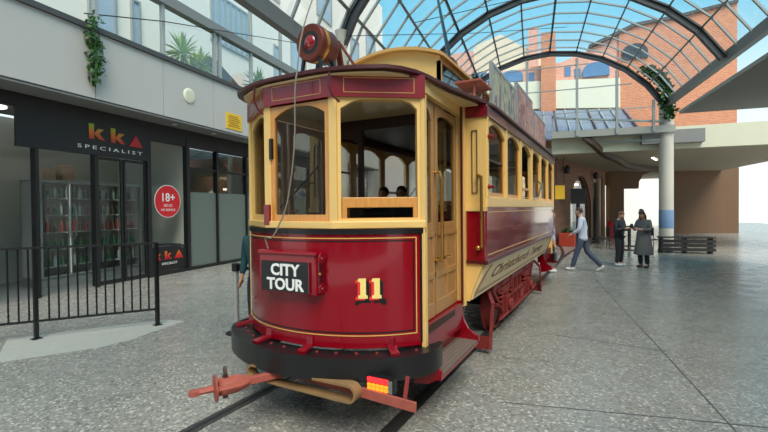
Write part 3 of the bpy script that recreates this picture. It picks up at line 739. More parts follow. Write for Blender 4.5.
cp.tube([tuple(cb+dr*.63), tuple(cb+dr*.80)], [.036, .032], flat=(1, .75)); cp.lathe([(.0, -.012), (.04, 0), (.04, .034), (.0, .04)], tuple(cb+dr*.80-Vector((0, 0, .018))), n=14)
cp.build('coupler_head', 'rust_pink', dbar, smooth=True)
p = cb+dr*.575; cp = MB(); cp.tube([tuple(p+Vector((0, 0, -.09))), tuple(p+Vector((0, 0, .09)))], .02); cp.tube([tuple(p+Vector((0, 0, .115))+rt*.03*cos(a)+Vector((0, 0, .03*sin(a)))) for a in [k*pi/5 for k in range(10)]], .011, closed=True)
cp.build('coupler_pin', 'brown_steel', dbar, smooth=True)
MB().bar((-.42, 2.78, .50), (1.13, 2.78, .42), .02, .075).build('lifeguard_beam', 'rust_pink', tram, bevel=.004)
MB().bar((1.03, 2.80, .44), (1.03, 2.86, .60), .03, .012).build('beam_hanger', 'gear_red', tram)
lp = []
for k in range(13): a = pi/2+pi*k/12; lp.append((-.34+.062*cos(a), 2.73, .462+.062*sin(a)))
for k in range(13): a = -pi/2+pi*k/12; lp.append((.62+.07*cos(a), 2.71, .455+.07*sin(a)))
st = MB(); n_ = len(lp)
def rows_(dy): return [(x, y+dy, z) for x, y, z in lp]
cx_ = .14; inn = []
for x, y, z in lp:
    cxx = -.34 if x < .1 else .62; dx, dz = x-cxx, z-.46; l_ = math.hypot(dx, dz); inn.append((x-dx/l_*.018, z-dz/l_*.018))
st.plate([(x, z) for x, y, z in lp], inn, lambda s, t, d: W(s, 2.72+d, t), -.05, .05)
st.build('fender_strap', 'strap_tan', tram, smooth=True)
for x in (-.3, .5): MB().bar((x, 2.78, .46), (x, 2.95, .62), .03, .012).build('beam_hanger', 'gear_red', tram)

# ---- truck
WT_ = lambda x, y, z: W(x, y+.73, z)
def truck():
    for sx in (1, -1):
        for y in (5.84, 7.66):
            MB(WT_).lathe([(.10, -.06), (.12, -.03), (.33, -.02), (.34, -.05), (.385, -.05), (.40, .05), (.44, .055), (.44, .08), (.33, .08), (.32, .02), (.12, .03), (.1, .05)], (sx*.74, y, .40), axis=(-sx, 0, 0), n=28).build('wheel', 'gear_red', tram, smooth=True)
            b = MB(WT_); b.box((sx*.84, y-.10, .28), (sx*.98, y+.10, .53)); b.lathe([(.09, 0), (.09, .04), (.05, .05)], (sx*.98, y, .40), axis=(sx, 0, 0), n=12); b.box((sx*.86, y-.16, .18), (sx*.93, y-.11, .62)); b.box((sx*.86, y+.11, .18), (sx*.93, y+.16, .62))
            b.build('axle_box', 'gear_red', tram, bevel=.01)
            for dy in (-.32, .32):
                c = MB(WT_); c.tube([(sx*.90+.052*cos(t*pi/4), y+dy+.052*sin(t*pi/4), .50+t*.0075) for t in range(48)], .014, n=6); c.lathe([(.07, 0), (.07, .02)], (sx*.90, y+dy, .48), n=12); c.lathe([(.07, 0), (.07, .02)], (sx*.90, y+dy, .86), n=12)
                c.build('coil_spring', 'gear_red', tram, smooth=True)
            c = MB(WT_)
            for k in range(5): c.bar((sx*.90, y-.5+k*.07, .66-k*.022), (sx*.90, y+.5-k*.07, .66-k*.022), .06, .018)
            c.build('leaf_spring', 'gear_red', tram)
        f_ = MB(WT_); f_.bar((sx*.90, 5.1, .74), (sx*.90, 8.4, .74), .06, .09); f_.bar((sx*.90, 5.35, .46), (sx*.90, 8.15, .46), .05, .05); f_.bar((sx*.90, 6.1, .22), (sx*.90, 7.4, .22), .05, .06)
        for y0, y1 in ((5.1, 5.7), (8.4, 7.8)): f_.bar((sx*.90, y0, .74), (sx*.90, y1, .30), .05, .05)
        for y0, y1 in ((5.98, 6.3), (7.52, 7.2)): f_.bar((sx*.90, y0, .56), (sx*.90, y1, .22), .05, .05)
        for y in (6.45, 6.75, 7.05): f_.bar((sx*.90, y, .22), (sx*.90, y, .74), .05, .05)
        f_.build('truck_frame', 'gear_red', tram, bevel=.006)
        for y, d in ((5.34-.73, 1), (9.62-.73, -1)):
            g = MB(WT_); g.box((sx*.76, y, .06), (sx*.99, y+d*.02, .22)); g.bar((sx*1.0, y+d*.01, .06), (sx*1.0, y+d*.16, .60), .09, .025, up=(1, 0, 0)); g.bar((sx*1.0, y+d*.16, .60), (sx*.9, y+d*.3, .74), .05, .03)
            g.build('life_guard', 'gear_red', tram)
        MB(WT_).tube([(sx*.98, 5.2, .30), (sx*.98, 6.2, .27), (sx*.98, 7.3, .27), (sx*.98, 8.3, .30)], .018).build('brake_rod', 'gear_red', tram, smooth=True)
        b = MB(WT_); b.box((sx*.55, 6.3, .30), (sx*.80, 7.2, .64)); b.build('equipment_box', 'rubber', tram, bevel=.02)
    for y in (5.84, 7.66): MB(WT_).tube([(-.7, y, .40), (.7, y, .40)], .06, n=12).build('axle', 'rubber', tram, smooth=True)
    MB(WT_).box((-.55, 6.25, .25), (.5, 7.25, .62)).build('motor', 'rubber', tram, bevel=.03)
    MB(WT_).box((-.66, 2.6, .66), (.66, 10.9, .76)).build('underframe', 'rubber', tram)
truck()

# ================================================================== FLOOR, RAILS
fl = MB(); fl.box((-16, -4, -.1), (16, 60, 0)); struct(fl.build('floor', 'terrazzo', None, origin=(0, 0, 0)))
def track(offset):
    pts_ = [(offset, y) for y in (-4, 0, 4, 8, 12, 15)]
    for k in range(1, 9): t = k/8; pts_.append((offset*1.0-2.6*t*t, 15+14*t))
    return pts_
def rail(name, pl, dx):
    mb = MB()
    for (w0, w1, z) in ((-.075, -.028, .004), (.012, .055, .004)):
        rows = [[(x+w0+dx, y, z) for x, y in pl], [(x+w1+dx, y, z) for x, y in pl]]
        mb.mi = 0; mb.sheet(rows, [[(x, y, -.05) for x, y, _ in r] for r in rows])
    mb.mi = 1; rows = [[(x-.028+dx, y, .002) for x, y in pl], [(x+.012+dx, y, .002) for x, y in pl]]
    mb.sheet(rows, [[(x, y, -.05) for x, y, _ in r] for r in rows])
    return mb.build(name, ['rail_steel', 'groove'])
tag(rail('tram_rail', track(-.74), 0), 'left sunken steel rail running under the tram and curving left beyond', 'rail')
tag(rail('tram_rail', track(.74), 0), 'right sunken steel rail running under the tram and curving left beyond', 'rail')
def branch(off):
    pl = []
    for k in range(9): t = k/8; pl.append((off+2.6*t*t, 17+15*t))
    return pl
tag(rail('tram_rail', branch(.74), 0), 'steel rail of the branch curving right behind the man in white', 'rail')
j = MB()
for p, q in (((1.91, 12.36), (2.96, 6.11)), ((2.96, 6.11), (3.5, 2.8)), ((1.42, 4.07), (2.79, 4.42)), ((2.79, 4.42), (6, 5.2)), ((1.5, 6.6), (2.95, 6.45))):
    j.bar((*p, .001), (*q, .001), .012, .004)
struct(j.build('trim_1', 'joint'))
# pale paving strip beside the fence
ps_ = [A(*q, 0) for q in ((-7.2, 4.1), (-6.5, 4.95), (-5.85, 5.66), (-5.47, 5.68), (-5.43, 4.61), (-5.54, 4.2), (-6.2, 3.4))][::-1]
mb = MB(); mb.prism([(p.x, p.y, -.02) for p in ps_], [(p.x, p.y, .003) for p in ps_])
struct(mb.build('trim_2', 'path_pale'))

# ================================================================== LEFT BUILDING
wl = structure('wall_left', tuple(A(-9.6, 10, 0)))
VS, VE = -2.0, 26.0
vs = [VS]+[7.06+1.885*k for k in range(-4, 11)]; vs = sorted(v for v in set(vs) if VS <= v <= VE)+[VE]
for a, b in zip(vs, vs[1:]):
    if b-a > .1: MB(A).box((-9.30, a+.008, 4.36), (-9.2, b-.008, 5.84)).build('fascia_panel', 'fascia_grey', wl, bevel=.004)
MB(A).box((-9.34, VS, 4.34), (-9.215, VE, 5.8)).build('fascia_backing', 'cap_dark', wl)
MB(A).box((-9.6, VS, 5.84), (-9.14, VE, 5.96)).build('fascia_cap', 'cap_dark', wl)
MB(A).box((-12.5, VS, 4.30), (-9.22, VE, 4.40)).build('soffit', 'soffit', wl)
MB(A).box((-12, VS, 4.40), (-9.5, VE, 4.5)).build('balcony_floor', 'soffit', wl)
MB(A).box((-14.8, VS, -.05), (-10.0, VE, .02)).build('shop_floor', 'soffit', wl)
for v in (9.7, 11.3, 12.9):
    p = A(-9.6, v, 4.285); MB().lathe([(.07, 0), (.07, .012)], tuple(p), n=16).build('downlight', 'led' if v < 9 else 'vent_white', wl)
MB(A).box((-12.4, VE, 0), (-10, 70, 6.5)).build('far_render', 'render_grey', wl)
# upper storeys, seen through the balcony glazing
up = structure('wall_upper', tuple(A(-12, 15, 0)))
MB(A).box((-12.4, VS, 4.4), (-12.0, 35, 19)).build('render', 'wall_white', up)
MB(A).box((-12.0, 26.1, 6.6), (-11.9, 35, 6.7)).build('render', 'wall_white', up)
def upper_window(v0, v1, z0, z1):
    fo = MB(A).plate([(v0, z0), (v1, z0), (v1, z1), (v0, z1)], [(v0+.08, z0+.08), (v1-.08, z0+.08), (v1-.08, z1-.08), (v0+.08, z1-.08)], lambda s, t, d: A(-11.98+d, s, t), -.05, .06).build('window_frame', 'steel_grey', up)
    MB(A).box((-11.99, v0+.08, z0+.08), (-11.97, v1-.08, z1-.08)).build('window_pane', 'window_pale', up)
for v0, v1, z0, z1 in ((9.0, 9.9, 6.6, 8.6), (10.4, 10.75, 6.4, 8.6), (14.0, 16.6, 8.6, 10.6), (18.4, 18.9, 8.0, 10), (20, 21.2, 9.2, 11.5), (24, 25.6, 9.6, 12), (28, 29.5, 11, 14), (31, 33, 12, 15.5), (23, 25, 13.4, 16), (16, 19, 12.2, 14.8)):
    upper_window(v0, v1, z0, z1)
gl = MB(A)
for k in range(7): gl.box((-11.97, 14.1+k*.35, 8.7), (-11.9, 14.16+k*.35, 10.5))
gl.build('window_mullion', 'steel_grey', up)
# balcony glazing (window_1): mullions, glass, top beam
w1 = structure('window_1', tuple(A(-9.25, 10, 5.96)))
MB(A).box((-9.29, VS, 5.96), (-9.28, 24, 9.5)).build('pane', 'balcony_glass', w1)
for v in (5.2, 7.15, 9.03, 11.02, 11.25, 12.85, 14.75, 16.7, 18.7, 20.7):
    MB(A).box((-9.34, v-.045, 5.96), (-9.24, v+.045, 7.5 if v in (11.02, 11.25) else 9.5)).build('mullion', 'bar_grey', w1)
MB(A).box((-9.42, 8.6, 7.34), (-9.18, 24, 7.62)).build('top_beam', 'beam_grey', w1)
MB(A).box((-9.32, VS, 9.42), (-9.22, 24, 9.52)).build('head_rail', 'bar_grey', w1)
# lower lean-to behind the balcony (dark roof slab with bracing)
lb = MB(A); lb.prism([(-11.8, 12.7, 4.5), (-10.7, 12.7, 4.5), (-10.7, 14.2, 4.5), (-11.8, 14.2, 4.5)], [(-11.8, 12.7, 7.6), (-10.7, 12.7, 7.3), (-10.7, 14.2, 6.6), (-11.8, 14.2, 6.9)])
tag(lb.build('plant_enclosure', 'window_dark'), 'dark glazed enclosure standing on the balcony behind the grey mullions', 'enclosure')
# round vent, yellow notice, dome
o = thing('wall_speaker', 'round cream grille set in the grey fascia above the shop', 'speaker', tuple(A(-9.2, 9.84, 5.1)))
p = A(-9.2, 9.84, 5.1); MB().lathe([(.21, 0), (.21, .02), (.17, .035)], tuple(p), axis=tuple(AU), n=28).build('rim', 'vent_white', o, smooth=True)
MB().lathe([(.165, .03), (.165, .038), (.1, .042)], tuple(p), axis=tuple(AU), n=24).build('grille', 'vent_cream', o, smooth=True)
o = thing('notice_sign', 'yellow notice fixed to the grey fascia beside the tram roof', 'sign', tuple(A(-9.2, 11.75, 4.45)))
MB(A).box((-9.2, 11.40, 4.47), (-9.18, 12.16, 4.98)).build('board', 'yellow_sign', o)
mb = MB(A)
for k in range(6): mb.box((-9.18, 11.48+.04*(k % 2), 4.55+k*.065), (-9.175, 12.08-.05*(k % 3), 4.575+k*.065))
mb.build('printed_line', 'yellow_ink', o)

# ---- shopfront (window_2): black frame, glass, sign band
w2 = structure('window_2', tuple(A(-10, 10, 0)))
MB(A).box((-10.12, VS, 4.02), (-9.98, VE, 4.32)).build('header', 'frame_black', w2)
for v in (5.0, 6.3, 7.62, 9.15, 10.58, 11.88, 13.45, 15.0, 16.6, 18.2):
    w = .12 if v in (9.15, 10.58) else .07
    MB(A).box((-10.12, v-w/2, .0), (-9.96, v+w/2, 4.05)).build('mullion', 'frame_black', w2)
MB(A).box((-10.1, 9.15, 0), (-9.97, VE, .10)).build('bottom_rail', 'frame_black', w2)
MB(A).box((-10.1, 9.15, 3.80), (-9.97, VE, 4.05)).build('head_rail', 'frame_black', w2)
MB(A).box((-10.1, 10.58, 3.12), (-9.985, VE, 3.19)).build('transom', 'frame_black', w2)
MB(A).box((-10.05, 9.2, .1), (-10.03, 10.55, 3.85)).build('pane', 'shop_glass', w2)
for a, b in ((10.6, 11.85), (11.9, 13.42), (13.48, 14.97), (15.03, 16.57), (16.63, VE)):
    MB(A).box((-10.05, a, .1), (-10.03, b, 2.42)).build('frosted_pane', 'frosted_glass', w2)
    MB(A).box((-10.05, a, 2.42), (-10.03, b, 3.85)).build('pane', 'dark_glass', w2)
for a, b in ((VS, 4.97), (5.03, 6.27), (6.33, 7.6)): MB(A).box((-10.05, a, .1), (-10.03, b, 3.3)).build('pane', 'shop_glass', w2)
# double doors
d1 = structure('door_1', tuple(A(-10, 8.4, 0)))
for a, b, hv in ((7.66, 8.36, 8.30), (8.40, 9.08, 8.46)):
    MB(A).plate([(a, .02), (b, .02), (b, 3.18), (a, 3.18)], [(a+.05, .12), (b-.05, .12), (b-.05, 3.12), (a+.05, 3.12)], lambda s, t, d: A(-10.03+d, s, t), -.025, .025).build('door_leaf', 'frame_black', d1)
    MB(A).box((-10.035, a+.05, .12), (-10.025, b-.05, 3.12)).build('pane', 'shop_glass', d1)
# sign over the door
sg = thing('shop_sign', 'black shop sign with KKA in red and yellow above SPECIALIST', 'sign', tuple(A(-9.97, 7.5, 3.2)))
MB(A).box((-9.99, 5.9, 3.20), (-9.93, 9.08, 4.02)).build('board', 'frame_black', sg)
def letter_kk(mb, v, z, h, w, f):
    mb.slab([(v, z), (v+w*.3, z), (v+w*.3, z+h), (v, z+h)], f, 0, .02)
    mb.slab([(v+w*.3, z+h*.35), (v+w*.55, z+h*.72), (v+w*.9, z+h*.72), (v+w*.6, z+h*.4), (v+w*.95, z), (v+w*.6, z)], f, 0, .02)
def letter_a(mb, v, z, h, w, f): mb.slab([(v, z), (v+w, z), (v+w*.5, z+h)], f, 0, .02)
D_ = D.materials
def grad(name, z0, z1):
    m = D.materials.new(name); m.use_nodes = True; nt = m.node_tree; b = nt.nodes['Principled BSDF']; b.inputs['Roughness'].default_value = .4
    g = nt.nodes.new('ShaderNodeTexCoord'); s = nt.nodes.new('ShaderNodeSeparateXYZ'); mr = nt.nodes.new('ShaderNodeMapRange'); cr = nt.nodes.new('ShaderNodeValToRGB')
    mr.inputs['From Min'].default_value = z0; mr.inputs['From Max'].default_value = z1
    cr.color_ramp.elements[0].color = rgb(196, 20, 30); cr.color_ramp.elements[1].color = rgb(150, 190, 40); e = cr.color_ramp.elements.new(.55); e.color = rgb(226, 120, 24)
    nt.links.new(g.outputs['Object'], s.inputs[0]); nt.links.new(s.outputs['Z'], mr.inputs['Value']); nt.links.new(mr.outputs[0], cr.inputs[0]); nt.links.new(cr.outputs[0], b.inputs['Base Color'])
    MAT[name] = m
grad('ink_fruit', .34, .72); grad('ink_fruit_low', .40, .72)
fsg = lambda s, t, d: A(-9.93+d, s, t)
mb = MB(); letter_kk(mb, 7.42, 3.58, .36, .42, fsg); letter_kk(mb, 7.98, 3.56, .36, .42, fsg); mb.build('letter', 'ink_fruit', sg)
mb = MB(); letter_a(mb, 8.50, 3.54, .30, .40, fsg); mb.build('letter', 'disc_red', sg)
me = text('SPECIALIST', .12, .003, 0, 0, 1.5); xs = [v.co.x for v in me.vertices]; k = 1.75/(max(xs)-min(xs))
MB().addmesh(me, lambda x, y, z: A(-9.925+z, 8.02+x*k, 3.34-.03*0+y)).build('lettering', 'white_letter', sg)
# 18+ disc
dc = thing('age_sign', 'round red 18+ sign stuck on the black-framed shop glass', 'sign', tuple(A(-10, 9.83, 1.8)))
p = A(-10.03, 9.83, 2.12); MB().lathe([(.475, 0), (.475, .006)], tuple(p), axis=tuple(AU), n=36).build('rim', 'white_letter', dc)
p = A(-10.025, 9.83, 2.12); MB().lathe([(.455, 0), (.455, .006)], tuple(p), axis=tuple(AU), n=36).build('disc', 'disc_red', dc)
for s, sz, dz, kk in (('18+', .34, .0, 1), ('NO ID', .11, -.16, 1), ('NO SERVICE', .095, -.28, 1)):
    me = text(s, sz, .002, .004 if sz > .2 else 0); MB().addmesh(me, lambda x, y, z: A(-10.014+z, 9.83+x, 2.12+dz+y)).build('lettering', 'white_letter', dc)
# lower sign
ls = thing('window_sign', 'black window sign with coloured KKA at the foot of the glass', 'sign', tuple(A(-10, 9.9, .1)))
MB(A).box((-10.03, 9.22, .12), (-10.015, 10.52, .82)).build('board', 'frame_black', ls)
f2 = lambda s, t, d: A(-10.015+d*.4, s, t)
mb = MB(); letter_kk(mb, 9.30, .44, .24, .26, f2); letter_kk(mb, 9.68, .44, .24, .26, f2); letter_a(mb, 10.03, .44, .24, .34, f2)
mb.build('letter', 'ink_fruit_low', ls)
me = text('SPECIALIST', .09, .002, .001, 0, 1.3); MB().addmesh(me, lambda x, y, z: A(-10.012+z, 9.85+x, .29+y)).build('lettering', 'white_letter', ls)
# shop interior
sh = structure('wall_shop', tuple(A(-12.6, 8, 0)))
MB(A).box((-12.9, VS, 0), (-12.8, VE, 4.3)).build('back_wall', 'shop_wall', sh)
MB(A).box((-12.8, 10.55, 0), (-10.12, 10.62, 4.3)).build('side_wall', 'shop_wall', sh)
def fridge(v0, v1, zt, label):
    t = thing('bottle_fridge', label, 'fridge', tuple(A(-11.3, (v0+v1)/2, .02)), 'bottle fridges in the shop')
    mb = MB(A); mb.box((-11.7, v0, .02), (-11.65, v1, zt)); mb.box((-11.7, v0, .02), (-11.0, v0+.04, zt)); mb.box((-11.7, v1-.04, .02), (-11.0, v1, zt)); mb.box((-11.7, v0, zt-.06), (-11.0, v1, zt)); mb.box((-11.7, v0, .02), (-11.0, v1, .25)); mb.build('cabinet', 'fridge_grey', t)
    for z in SHZ: MB(A).box((-11.64, v0+.05, z-.02), (-11.05, v1-.05, z)).build('shelf', 'fridge_grey', t)
    vm = (v0+v1)/2
    for a, b, hs in ((v0, vm-.01, vm-.08), (vm+.01, v1, vm+.08)):
        do = MB(A).plate([(a, .25), (b, .25), (b, zt-.03), (a, zt-.03)], [(a+.03, .29), (b-.03, .29), (b-.03, zt-.07), (a+.03, zt-.07)], lambda s, t_, d: A(-10.98+d, s, t_), -.015, .015).build('door', 'fridge_grey', t)
        MB(A).box((-10.985, a+.03, .29), (-10.975, b-.03, zt-.07)).build('pane', 'shop_glass', do)
        MB(A).tube([(-10.96, hs, 1.15), (-10.88, hs, 1.25), (-10.84, hs, 1.6), (-10.88, hs, 1.95), (-10.96, hs, 2.05)], .02).build('handle', 'steel', do, smooth=True)
    MB(A).box((-11.02, vm-.015, .3), (-11.0, vm+.015, zt-.1)).build('light_strip', 'led', t)
    return t
SHZ = [.5, .92, 1.34, 1.76, 2.18]
fr1 = fridge(7.0, 8.35, 2.62, 'glass-fronted drinks fridge, the nearer of two inside the shop')
fr2 = fridge(8.42, 9.75, 2.62, 'glass-fronted drinks fridge right beside the 18+ window')
def bottle(m, kind):
    t = thing('bottle', 'bottle', 'bottle', (0, 0, -50))
    pr = [(.0, 0), (.042, .002), (.043, .2), (.03, .235), (.014, .25), (.014, .31), (.0, .312)] if kind else [(.0, 0), (.036, .002), (.036, .14), (.016, .19), (.016, .235), (.0, .237)]
    b = MB(); b.lathe(pr, (0, 0, 0), n=10, cap=False); b.build('glass_body', m, t, local=True, smooth=True)
    b = MB(); b.lathe([(.017, .29 if kind else .22), (.017, .315 if kind else .24)], (0, 0, 0), n=8); b.build('cap', 'gold', t, local=True)
    return t
protos = {m: bottle(m, k) for m, k in (('bottle_green', 0), ('bottle_brown', 0), ('bottle_clear', 1), ('bottle_red', 1))}
CN = {'bottle_green': 'green glass', 'bottle_brown': 'brown glass', 'bottle_clear': 'clear glass', 'bottle_red': 'red'}
ROWM = [['bottle_green', 'bottle_green', 'bottle_clear'], ['bottle_green'], ['bottle_brown', 'bottle_red'], ['bottle_clear', 'bottle_brown', 'bottle_green'], ['bottle_clear', 'bottle_green']]
used = set(); SN = ['lowest', 'second lowest', 'middle', 'second highest', 'highest']
for fi, (v0, v1) in enumerate(((7.0, 8.35), (8.42, 9.75))):
    for si, z in enumerate(SHZ):
        for k in range(8):
            v = v0+.12+k*(v1-v0-.24)/7; m = ROWM[si][(k*7+si+fi) % len(ROWM[si])]
            lab = '%s bottle on the %s shelf of the %s drinks fridge' % (CN[m], SN[si], 'nearer' if fi == 0 else 'further'); gr = lab.replace(' bottle', ' bottles')
            loc = A(-11.15-.05*random.random(), v, z)
            if m in used: dup(protos[m], loc, 0, lab, gr)
            else: protos[m].location = loc; protos[m]['label'] = lab; protos[m]['group'] = gr; used.add(m)
for k, (v, u) in enumerate(((7.35, -11.35), (7.8, -11.3))):
    tag(MB(A).box((u-.15, v-.16, 2.62), (u+.15, v+.16, 2.62+.3+.1*k)).build('carton', 'carton', bevel=.01), ['shorter', 'taller'][k]+' cardboard carton on top of the nearer drinks fridge', 'box')
for v, u in ((8.0, -10.8), (6.0, -11.5)):
    MB(A).box((u-.1, v-.6, 4.22), (u+.1, v+.6, 4.28)).build('shop_fill_panel', 'led', sh)  # glowing panels added as fill light for the shop interior

# fence / railing
fe = thing('railing', 'black metal balustrade on the paving at the left', 'railing', tuple(A(-6.3, 4.7, 0)))
pa, pb = Vector((-5.71, 5.35)), Vector((-7.45, 3.55))
def fp(t, z): q = pa+(pb-pa)*t; return A(q.x, q.y, z)
for t in (0, .62): 
    mb = MB(); mb.bar(tuple(fp(t, 0)), tuple(fp(t, 1.33)), .05, .05); mb.box(tuple(fp(t, 0)-Vector((.06, .06, 0))), tuple(fp(t, 0)+Vector((.06, .06, .01)))); mb.build('post', 'pole_black', fe)
for z, w in ((1.32, .05), (.26, .035)): MB().bar(tuple(fp(-.0, z)), tuple(fp(1, z)), w, .03).build('rail', 'pole_black', fe)
for k in range(1, 22):
    t = k/21.5
    if abs(t-.62) > .02: MB().bar(tuple(fp(t, .26)), tuple(fp(t, 1.31)), .018, .018).build('baluster', 'pole_black', fe)
MB().tube([tuple(fp(0, 1.29)), tuple(A(-5.66, 5.55, 1.29)), tuple(A(-5.70, 5.85, 1.26)), tuple(A(-5.8, 6.0, 1.2))], .02).build('handrail_end', 'pole_black', fe, smooth=True)
# queue stanchion
s = thing('stanchion', 'black and steel queue stanchion on a round base beside the tram bumper', 'stanchion', tuple(A(-4.18, 5.35, 0)))
p = A(-4.18, 5.35, 0)
MB().lathe([(.16, 0), (.16, .015), (.05, .035), (.0, .036)], tuple(p), n=24).build('base', 'pole_black', s, smooth=True)
MB().tube([tuple(p+Vector((0, 0, .03))), tuple(p+Vector((0, 0, .93)))], .04, n=14).build('post', 'chrome_grey', s, smooth=True)
MB().lathe([(.06, .93), (.06, 1.04), (.04, 1.05), (.0, 1.05)], tuple(p), n=16).build('belt_head', 'pole_black', s, smooth=True)
q = p+Vector((.55, .25, 0)); MB().bar(tuple(p+Vector((0, 0, .97))), tuple(q+Vector((0, 0, .96))), .006, .05).build('belt', 'pole_black', s)

# ================================================================== GLASS ROOF
ce = structure('ceiling', tuple(A(.55, 10, 3.2)))
SV = 1.18
def AS(u, v, z): return A(u*SV, v*SV, 1.83+(z-1.83)*SV)
UC, ZC, RR = .55, 3.2, 4.4
angs = [rad(1.2+11.9*k) for k in range(-6, 6)]
def vp(a, v, r=RR): return AS(UC+r*sin(a), v, ZC+r*cos(a))
VN, VF = -3.0, 17.0
# thick arches
fine = []
for a0, a1 in zip(angs, angs[1:]): fine += [a0, (a0+a1)/2]
fine.append(angs[-1])
for v in (2.6, 7.4, 12.2, 17.0):
    mb = MB(AS)
    mk = lambda r, vv: [(UC+r*sin(a), vv, ZC+r*cos(a)) for a in angs]
    for r0, r1, w in ((RR-.225, RR-.185, .06), (RR-.185, RR-.085, .015), (RR-.085, RR-.045, .06)):
        a_ = [mk(r1, v-w), mk(r1, v+w)]; b_ = [mk(r0, v-w), mk(r0, v+w)]
        mb.sheet(a_, b_)
    mb.build('steel_arch', 'steel_dark', ce)
for i, a in enumerate(angs):
    t = [.035, .05][i in (3, 6)]
    mb = MB(); p, q = vp(a, VN, RR-.02), vp(a, VF, RR-.02); mb.bar(tuple(p), tuple(q), t*1.3, .10, up=tuple(vp(a, 0)-vp(a, 0, 0)))
    mb.build('purlin', 'steel_dark' if i in (3, 4, 6, 7) else 'beam_grey', ce)
v = VN+.3
while v < VF-.2:
    mb = MB(AS)
    a_ = [[(UC+(RR+.02)*sin(a), v+w, ZC+(RR+.02)*cos(a)) for a in angs] for w in (-.025, .025)]; b_ = [[(UC+(RR-.02)*sin(a), v+w, ZC+(RR-.02)*cos(a)) for a in angs] for w in (-.025, .025)]
    mb.sheet(a_, b_).build('glazing_bar', 'bar_grey', ce); v += .72
mb = MB(AS); mb.sheet([[(UC+(RR+.05)*sin(a), vv, ZC+(RR+.05)*cos(a)) for a in angs] for vv in (VN, VF)]); mb.build('glass_pane', 'roof_glass', ce)
for a in (angs[0], angs[-1]):
    p, q = vp(a, VN), vp(a, VF); MB().bar(tuple(p), tuple(q), .16, .30).build('eaves_beam', 'beam_grey', ce)
# tie rods
for v in (9.8, 14.6):
    MB().tube([tuple(vp(angs[2], v, RR-.1)), tuple(vp(angs[6], v+2.4, RR-.1))], .012, n=5).build('tie_rod', 'steel_dark', ce)
# columns on the left line (hidden mostly by the tram)
def column(u, v, h, label, band_=False, r=.22):
    c = thing('column', label, 'column', tuple(A(u, v, 0)))
    p = tuple(A(u, v, 0)); MB().lathe([(r*1.15, 0), (r*1.15, .08), (r, .1), (r, h-.1), (r*1.2, h)], p, n=28).build('shaft', 'column_white', c, smooth=True)
    if band_: MB().lathe([(r+.004, .95), (r+.006, .96), (r+.006, 1.68), (r+.004, 1.69)], p, n=28, cap=False).build('painted_band', 'band_blue', c, smooth=True)
    return c
column(4.40*SV, 17.3*SV, 6.0, 'white round column with a blue painted band at the right', True, .26)
column(-3.35*SV, 7.4*SV, 5.75, 'pale column hidden behind the front of the tram roof', r=.12)
column(-3.3*SV, 12.2*SV, 5.75, 'pale column hidden behind the tram saloon', r=.12)
column(-3.35*SV, 17.2*SV, 5.75, 'pale column beyond the rear of the tram', r=.12)

def leaf_clump(name, pts_, m, label, cat, leaf=.12, n=160, spread=.22, seed=1):
    rd = random.Random(seed); mb = MB()
    for k in range(n):
        i = rd.random()*(len(pts_)-1); a = pts_[int(i)]; b = pts_[int(i)+1]; f = i-int(i)
        c = Vector(a).lerp(Vector(b), f)+Vector((rd.gauss(0, spread), rd.gauss(0, spread), rd.gauss(0, spread*.7)))
        d = Vector((rd.uniform(-1, 1), rd.uniform(-1, 1), rd.uniform(-1.2, .3))).normalized(); s = d.cross(Vector((rd.random(), rd.random(), rd.random()))).normalized(); l = leaf*rd.uniform(.7, 1.5); nn = d.cross(s)*l*.08
        t = [c, c+d*l*.5+s*l*.28+nn, c+d*l, c+d*l*.5-s*l*.28+nn]
        mb.face([mb.bm.verts.new(x) for x in t])
    mb.tube([tuple(Vector(p)+Vector((.02, 0, 0))) for p in pts_], .03, n=6)
    return tag(mb.build(name, m), label, cat)
leaf_clump('climbing_plant', [tuple(AS(4.40, 16.95, 4.9)), tuple(AS(4.36, 16.9, 5.5)), tuple(AS(4.25, 16.85, 6.0)), tuple(AS(3.98, 16.8, 6.35)), tuple(AS(3.7, 16.8, 6.5))], 'leaf_dark', 'dark green climber hanging over the top of the banded column', 'plant', .16, 800, .10, 3)
leaf_clump('climbing_plant', [tuple(AS(-2.0, 16.8, 6.9)), tuple(AS(-2.2, 16.8, 6.5)), tuple(AS(-2.6, 16.9, 6.0)), tuple(AS(-3.2, 17, 5.2))], 'leaf_dark', 'dark green climber at the arch foot behind the tram roof boards', 'plant', .16, 360, .13, 4)
leaf_clump('hanging_plant', [tuple(A(-9.1, 6.95, 6.1)), tuple(A(-9.08, 6.95, 5.7)), tuple(A(-9.08, 7.0, 5.3)), tuple(A(-9.08, 6.98, 4.7))], 'leaf_dark', 'trailing green plant spilling over the fascia edge at far left', 'plant', .13, 220, .07, 5)

